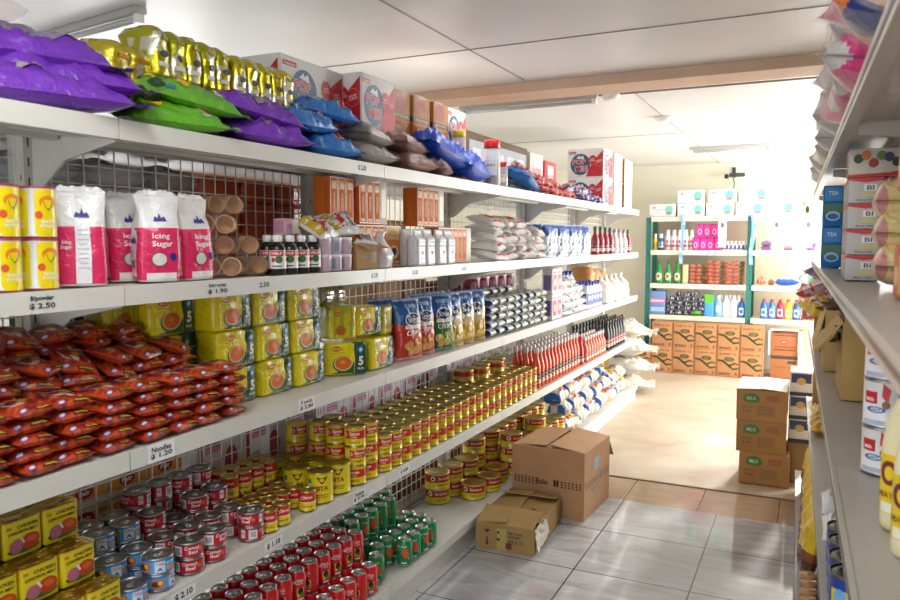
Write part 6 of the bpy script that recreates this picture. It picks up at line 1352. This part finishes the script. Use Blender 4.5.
# ================================================================== shelving on the other side of the aisle
def RX(xl, y): return .10 + xl - .02 * y
YR = (-.5, .7, 1.9, 3.1, 4.3, 4.86)
RG = thing('aisle_shelving', 'grey metal shelving run close on the other side of the aisle, seen almost edge-on', 'shelving', (.10, 0, 0), .02)
SW = 'paint:#b1aba1'
for b in range(5):
    for k, z in enumerate(ZS):
        x0 = 0 if k < 4 else -.045
        o = obj('shelf_board', board(x0, .42, YR[b], YR[b + 1], z, -1, .032), RG)
        st = MB().box(x0 - .0095, x0 - .008, YR[b] + .01, YR[b + 1] - .01, z - .020, z - .012, 'plast:#2f2d2b'); obj('label_channel', st, o)
    obj('back_panel', MB().box(.424, .43, YR[b], YR[b + 1], .1, 2.1 if b < 9 else 0, 'paint:#d6d2c8'), RG)
    obj('plinth', MB().box(-.038, -.032, YR[b], YR[b + 1], 0, .085, 'paint:#c4c0b8'), RG)
for y in YR:
    obj('upright', MB().box(.43, .48, y - .02, y + .02, 0, 2.12, SW), RG)
    for z in ZS[:4]: obj('bracket', bracket_mb(.42, .02, z, y), RG)
SW = 'paint:#dcdad3'
# top shelf bags in clear film
def clearbag(seed, cols, w=.28, h=.36, t=.16):
    m = MB(); kf = lambda x, y: cols[int((nz(x * 9 + seed, y * 9, seed) + 1) * .5 * len(cols) * .999)]
    pillow(m, w * .92, h * .86, t * .86, cols[0], seed, 60, 72, keyfn=kf, wr=.3); f = MB(); pillow(f, w, h, t, 'clear:#e6e4e2', seed, 22, 28, wr=.34, seal=.04); return [('contents', m), ('film', f)]
top = [Proto('clear_film_bag', 'bag', clearbag(91, ['film:#23307a', 'film:#e07a3a', 'film:#23307a', 'film:#e6823c']), None), Proto('clear_film_bag', 'bag', clearbag(92, ['film:#b9b5b2', 'film:#cfc9c6', 'film:#d83a80', 'film:#b8c9c8']), None), Proto('clear_film_bag', 'bag', clearbag(93, ['film:#dcd9d6', 'film:#d0ccca', 'film:#e4e1de', 'film:#c9a3ac']), None)]
for i, (P, y, z, t) in enumerate(((0, 1.22, .10, 'with navy and orange packs, nearest'), (0, 1.30, .26, 'navy and orange, on the nearest one'), (0, 1.56, .11, 'with navy and orange packs, second along'), (1, 1.95, .09, 'with pink and grey packs, lower'), (1, 1.90, .24, 'with pink and grey packs, upper'), (1, 2.30, .10, 'pink, in the third pair'), (2, 2.32, .26, 'pale, lying on the pink ones'), (2, 2.75, .10, 'pale grey, sixth along'), (2, 2.80, .26, 'pale grey, upper, beside the sixth'), (2, 3.20, .10, 'pale grey, seventh along'), (2, 3.25, .25, 'pale grey, upper, over the seventh'), (2, 3.65, .09, 'pale grey, eighth along'), (2, 3.70, .22, 'pale grey, upper, over the eighth'), (2, 4.10, .08, 'pale grey, ninth along'), (2, 4.52, .08, 'pale grey, last at its end'))):
    top[P].place((RX(.085, y), y, T0 + z), (U(-.15, .15), U(-.1, .2), U(-.2, .2)), 'clear film bag on the nearby high shelf, ' + t)
# second shelf
def d_bluebox(m, S, d, w, h):
    for k, W in (('f', w), ('l', d), ('b', w), ('r', d)): s = S[k]; m.dec(s, rect(W / 2, h * .80, W * .9, h * .34), 'ink:#2f8ad0', .001); m.dec(s, rect(W / 2, h * .44, W * .96, h * .24), 'ink:#3f7a52', .001); m.dec(s, ell(W / 2, h * .26, W * .38, h * .12, 16), 'ink:#9ccbe6', .0014); m.dec(s, ell(W / 2, h * .25, W * .28, h * .07, 16), 'ink:#1f5fa8', .0018); m.text(s, 'TEA', W / 2, h * .82, W * .5, h * .1, 'ink:#d9ecf6', .0016)
bb2 = Proto('blue_green_tea_box', 'box', plain_carton(.07, .13, .162, 'card:#1f74bc', d_bluebox)[:1], 'blue and green tea boxes')
for k in range(2):
    for i in range(4): bb2.place((RX(.037 + .075 * (i % 2), 3.46), 3.42 + (i // 2) * .14, T1 + k * .164), PI, 'blue and green tea box on the nearby shelf, %s, %s column' % (('lower', 'upper')[k], o_(i)))
def d_bi(m, S, d, w, h):
    for k, W in (('f', w), ('l', d), ('b', w), ('r', d)): s = S[k]; m.dec(s, poly([(0, h * .99), (W, h * .99), (W, h * .88), (W * .5, h * .80), (0, h * .90)]), 'ink:#c92a24', .001); m.dec(s, rect(W * .62, h * .60, W * .36, h * .26), 'ink:#f0eeea', .001); m.text(s, 'BI', W * .62, h * .60, W * .2, h * .18, 'ink:#3a3a3c', .0014); m.dec(s, rect(W * .62, h * .32, W * .5, h * .14), 'ink:#d6c872', .001); m.text(s, 'Rice mix', W * .5, h * .12, W * .5, h * .07, 'ink:#3a3a3c', .0014)
bi = Proto('white_red_food_box', 'box', plain_carton(.085, .16, .068, 'card:#c4bfbb', d_bi)[:1], 'white and red food boxes')
for k in range(4):
    for i in range(2): bi.place((RX(.07, 2.32), 2.38 + i * .17, T1 + k * .0695), PI, 'white and red food box on the nearby shelf, %s layer, %s' % (('bottom', 'second', 'third', 'top')[k], ('nearer', 'behind')[i]))
m, S = box_mb(.20, .10, .075, 'card:#d9d2c4', .003)
for k, W in (('r', .2), ('f', .10)):
    m.dec(S[k], poly([(0, 0), (W, 0), (W, .055), (W * .8, .022), (W * .5, .010), (0, .006)]), 'ink:#c92a24', .001)
    for i in range(9): m.dec(S[k], ell(W * (.12 + .09 * i), .048 + .012 * math.sin(i * 2.3), W * .06, .013, 10), ('ink:#2f4a2c', 'ink:#d8732a', 'ink:#b8322a', 'ink:#5f8a3a', 'ink:#4a3a5a')[i % 5], .0014 + .0002 * i)
tag(obj('vegetable_print_box', m, None, (RX(.125, 2.3), 2.36, T1 + .279)), 'flat box printed with vegetables on the white and red food boxes', 'box').rotation_euler = (0, 0, PI + .0)
bpk = snackbag(96, .12, .16, .10, 'film:#d9a9a0', lambda x, y: 'film:#e0c98a' if nz(x * 30, y * 30) > 0 else 'film:#c98a86', None, 48, 60)
for i in range(3): tag(obj('pink_yellow_pack', bpk if i == 0 else D.objects['pink_yellow_pack'].data, None, (RX(.125, 2.05), 2.0 + .03 * i, T1 + .05 + i * .075)), 'pink and yellow soft pack beside the white and red boxes, %s' % ('lowest', 'middle', 'uppermost')[i], 'pack', 'pink and yellow packs')
def d_ro(m, S, d, w, h):
    for k, W in (('f', w), ('l', d), ('b', w), ('r', d)): s = S[k]; m.dec(s, rect(W * .3, h * .5, W * .5, h * .9), 'ink:#d2402a', .001); m.dec(s, rect(W * .78, h * .45, W * .36, h * .7), 'ink:#e0a03a', .0013); m.dec(s, ell(W * .4, h * .4, W * .24, h * .2, 14), 'ink:#e8b06a', .0016)
ro = Proto('red_orange_pack', 'box', plain_carton(.12, .15, .10, 'card:#d9793a', d_ro)[:1], 'red and orange packs')
for k in range(3): ro.place((RX(.135, 1.5) + .012 * (k % 2), 1.62, T1 + k * .1015), PI, 'red and orange pack near the lens on the second shelf, %s from the bottom' % o_(k))
# third shelf: milk tins, yellow bottles, open cartons
def d_milk(b, S):
    for a in (0, .085, .17):
        def S2(x, y, a=a): return S(x + a, y)
        b.dec(S2, rect(-.006, .066, .030, .026, 6, 1), 'ink:#c8202c', .0006); b.text(S2, 'Milk', -.006, .062, .020, .008, 'ink:#f2eeee', .001); b.dec(S2, ell(.006, .040, .020, .007, 16, 1, .7), 'ink:#2f5fb0', .0008); b.text(S2, 'LAIT', .006, .040, .022, .006, 'ink:#2f5fb0', .001); b.dec(S2, poly([(.02, .10), (.035, .085), (.03, .055), (.018, .07)]), 'ink:#d2353a', .0007); b.dec(S2, ell(.026, .052, .008, .009, 12), 'ink:#8a6a4a', .0011); b.dec(S2, rect(0, .012, .05, .010, 8, 1), 'ink:#b9c4d9', .0006)
milk = Proto('milk_powder_tin', 'tin', can_parts(.044, .105, [(.1, 'gloss:#ecebec')], d_milk, 'metal:#9a9a9c', 'metal:#a9a9ac', True, 26), 'white and red milk tins')
for i, y in enumerate((1.88, 1.98)):
    for k in range(3): milk.place((RX(.095 + .03 * i, y), y, T2 + k * .1055), PI + .9, 'white and red milk tin on the third shelf close by, %s stack, %s' % (('near', 'rear')[i], ('bottom', 'middle', 'top')[k]))
def mayo():
    m = MB(); L = Loft([(0, .038, .03), (.008, .043, .034), (.15, .043, .034), (.2, .034, .028), (.235, .018, .018), (.24, .018, .018)], 2.5); L.mesh(m, 'plast:#e9dfb4', 26, .015)
    for f in 'lfrb': S = L.S(f); m.dec(S, rect(0, .085, .066 if f in 'fb' else .05, .105, 6, 6), 'film:#e8c81c', .0012); m.dec(S, ell(0, .105, .018, .022, 14, 2), 'ink:#7a2a3a', .0020); m.dec(S, ell(0, .105, .009, .013, 12), 'ink:#e8c81c', .0026); m.text(S, 'MAYO', 0, .066, .04, .012, 'ink:#8a5a1c', .002); m.dec(S, rect(0, .043, .03, .018, 3, 2), 'ink:#efe9d4', .002)
    return [('bottle', m), ('cap', MB().lathe([(.020, .234), (.021, .237), (.019, .265), (.008, .27), (.006, .285), (0, .285)], 'plast:#3a4a8a', 16))]
my = Proto('mayonnaise_bottle', 'bottle', mayo(), 'yellow mayonnaise bottles')
for x, y, t in ((.10, 1.39, 'nearest the lens'), (.095, 1.52, 'second along, beside the tins'), (.19, 1.44, 'in the second row, near'), (.19, 1.60, 'in the second row, far')): my.place((RX(x, y), y, T2), 2.4, 'cream and yellow mayonnaise bottle, ' + t)
def d_arrow(m, S):
    for k, W in (('l', .3), ('f', .32)):
        for x in (.09, .14): m.dec(S[k], rect(x, .12, .006, .07), 'ink:#3a3226', .001); m.dec(S[k], poly([(x - .014, .15), (x + .014, .15), (x, .178)]), 'ink:#3a3226', .0012)
        m.dec(S[k], rect(.115, .07, .08, .006), 'ink:#3a3226', .001)
m, S = opencarton(.30, .32, .25, 'card:#b9975a', d_arrow); t = thing('open_arrow_carton', 'open tan carton with two arrows on the third shelf, dark packs spilling out', 'carton', (RX(.20, 2.85), 2.85, T2), .02); obj('carton', m, t)
flap(t, .12, .31, (-.149, 0, .25), (0, .9, PI), 'card:#bf9d60'); flap(t, .10, .29, (0, -.159, .25), (0, -1.2, -PI / 2), 'card:#bf9d60'); flap(t, .10, .31, (.149, 0, .25), (0, -1.35, 0), 'card:#b9975a')
dk = [Proto('dark_snack_pack', 'snack pack', minipack(a, b, i), 'dark packs spilling from the cartons') for a, b, i in (('film:#3a241c', 'film:#6a4a2a', 51), ('film:#241c1a', 'film:#c9a52c', 52))]
for i in range(9): dk[i % 2].place((RX(.10 + .09 * (i % 3) + U(-.02, .02), 2.85), 2.76 + .08 * (i // 3), T2 + .20 + .035 * (i % 3) + U(0, .02)), (U(-.5, .5), U(-.5, .5), U(-1.5, 1.5)), 'dark snack pack in the open arrow carton, %s along' % o_(i))
m, S = opencarton(.26, .36, .24, 'card:#c4a266'); t = thing('open_tan_carton', 'open tan carton with a flap hanging over the third shelf lip, behind the arrow carton', 'carton', (RX(.15, 3.45), 3.45, T2), .02); obj('carton', m, t)
flap(t, .17, .35, (-.129, 0, .24), (0, 1.35, PI), 'card:#cbaa6e'); flap(t, .10, .35, (.129, 0, .24), (0, -1.3, 0), 'card:#c4a266'); flap(t, .11, .25, (0, -.179, .24), (0, 1.1, -PI / 2), 'card:#cbaa6e')
for i in range(6): dk[i % 2].place((RX(.08 + .08 * (i % 2), 3.4), 3.33 + .11 * (i // 2), T2 + .23 + .03 * (i % 2)), (U(-.4, .4), U(-.4, .4), U(-1, 1)), 'dark and yellow snack pack on the second open carton, %s along' % o_(i))
yk = Proto('yellow_snack_pack', 'snack pack', minipack('film:#e0b81c', 'film:#c9a020', 55)); yk.place((RX(.0, 3.7), 3.72, T2 + .22), (.3, -.4, .4), 'yellow pack perched on the carton edge')
tag(obj('clear_tray_pack', snackbag(97, .22, .3, .12, 'clear:#d9b48f', None), None, (RX(.12, 4.05), 4.02, T2 + .17)), 'clear tan film pack lying behind the open cartons', 'pack')
tag(obj('tan_support_carton', box_mb(.26, .40, .11, 'card:#b48d55', .003)[0], None, (RX(.15, 4.02), 4.02, T2)), 'tan carton under the clear film pack', 'carton')
for i in range(2): Proto('blue_white_pack', 'box', (lambda m, S: ([m.dec(S[k], poly([(.02, .01), (.06, .07), (.09, .02)]), 'ink:#e6ecf4', .001) for k in 'fl'], m)[1])(*box_mb(.10, .12, .08, 'gloss:#1f5fc0', .004))).place((RX(.10 + .11 * i, 3.46), 3.62, T2 + .255), PI, 'blue and white box on the open cartons, %s' % ('nearer the aisle', 'nearer the back')[i])
rw = Proto('red_white_snack_bag', 'bag', minipack('film:#d9544a', 'film:#f0e2dc', 56), 'red and white snack bags'); pb = Proto('purple_bag', 'bag', minipack('film:#5a1f6e', 'film:#8a3f8e', 57))
for i, (x, y, z) in enumerate(((.03, 3.95, .36), (.06, 4.15, .34), (.0, 4.2, .41), (.10, 4.3, .40), (.04, 4.45, .33))): rw.place((RX(x, y), y, T2 + z - .15), (U(-.4, .4), U(-.5, .1), U(-.6, .6)), 'red and white snack bag heaped beyond the open cartons, %s' % o_(i), None, 1.5)
pb.place((RX(.06, 4.3), 4.3, T2 + .35), (.2, -.2, .5), 'dark purple bag on top of the red and white snack bags', scale=1.4)
tag(obj('tall_support_carton', box_mb(.24, .42, .15, 'card:#b58e56', .003)[0], None, (RX(.13, 4.5), 4.5, T2)), 'tan carton under the red and white snack bags', 'carton')
# lower shelves
m, S = box_mb(.14, .34, .348, 'card:#a88646', .004)
for k, W in (('l', .14), ('b', .34)): m.dec(S[k], ell(W * .6, .08, .03, .035, 18, 1, .55), 'ink:#2e261a', .001)
tag(obj('tall_tan_carton', m, None, (RX(.09, 4.6), 4.66, T3)), 'tall tan carton with a dark ring at the far end of the fourth shelf', 'carton')
ye = Proto('yellow_snack_bag', 'snack bag', minipack('film:#e3bd16', 'film:#d09a1c', 58), 'yellow snack bags')
for i in range(4): ye.place((RX(.06, 4.0), 3.92 + i * .14, T3 + .03), (0, -.1, U(-.3, .3)), 'yellow snack bag on the fourth shelf, %s along' % o_(i))
def d_bt(b, S):
    for a in (0, .09): 
        def S2(x, y, a=a): return S(x + a, y)
        b.dec(S2, rect(0, .05, .05, .05, 6, 1), 'ink:#e0c82a', .0006); b.dec(S2, ell(0, .06, .016, .018, 12, 2), 'ink:#6fb4e6', .001)
bt = Proto('blue_yellow_tin', 'tin', can_parts(.052, .11, [(.1, 'gloss:#1f3f9a')], d_bt, 'metal:#5a5a58', 'metal:#8a8a88', False, 24), 'blue and yellow tins')
for i in range(4): bt.place((RX(.06, 2.2), 2.02 + i * .108, T3), 2.4, 'blue and yellow tin on the fourth shelf close by, %s along' % o_(i))
wp = Proto('white_paper_pack', 'pack', whitebag(98, .10, .22, .07, 'ink:#a9b4c4', 'film:#d9dade')); 
for i in range(2): wp.place((RX(.055, 2.6), 2.52 + i * .24, T3 + .034), 0, 'white paper pack on the fourth shelf, %s the blue and yellow tins' % ('beside', 'second from')[i])
ychip = Proto('yellow_brown_snack_bag', 'snack bag', crisps('film:#e0b41a', 'ink:#6a3a1c', 7)[0][1]); 
def ybag(seed):
    def kf(x, y): return 'film:#e6c018' if y > -.02 else ('film:#5a2e16' if nz(x * 20, y * 20, seed) > -.2 else 'film:#8a4a20')
    m = MB(); S = pillow(m, .18, .30, .07, 'film:#e6c018', seed, 16, 24, keyfn=kf, wr=.18)
    for i in range(3): m.dec(S, poly([(-.05, .02 - i * .03), (.05, .05 - i * .03), (.05, .062 - i * .03), (-.05, .034 - i * .03)]), 'ink:#d9cdb8', .003)
    return stand(m).move(Matrix.Translation((0, 0, .15)))
yb2 = Proto('yellow_brown_bag', 'snack bag', ybag(1), 'yellow and brown bags on the base shelf')
for i in range(7): yb2.place((RX(-.008, 3.9), 3.30 + i * .19, T4), (0, -.15, PI + U(-.2, .2)), 'yellow and brown bag standing on the base shelf, %s from the near end' % o_(i))
bj = Proto('brown_jar', 'jar', [('jar', MB().lathe([(0, 0), (.03, 0), (.032, .004), (.032, .06), (.026, .07)], 'gloss:#7a3f1c', 18)), ('lid', MB().lathe([(.028, .066), (.03, .068), (.03, .085), (0, .087)], 'plast:#b8895a', 18))], 'brown jars with tan lids')
for r in range(2):
    for i in range(10): bj.place((RX(-.012 + .07 * r, 2.9), 2.45 + i * .075, T4), 0, 'small brown jar with tan lid on the base shelf, %s row, %s along' % (ROWN[r], o_(i)))
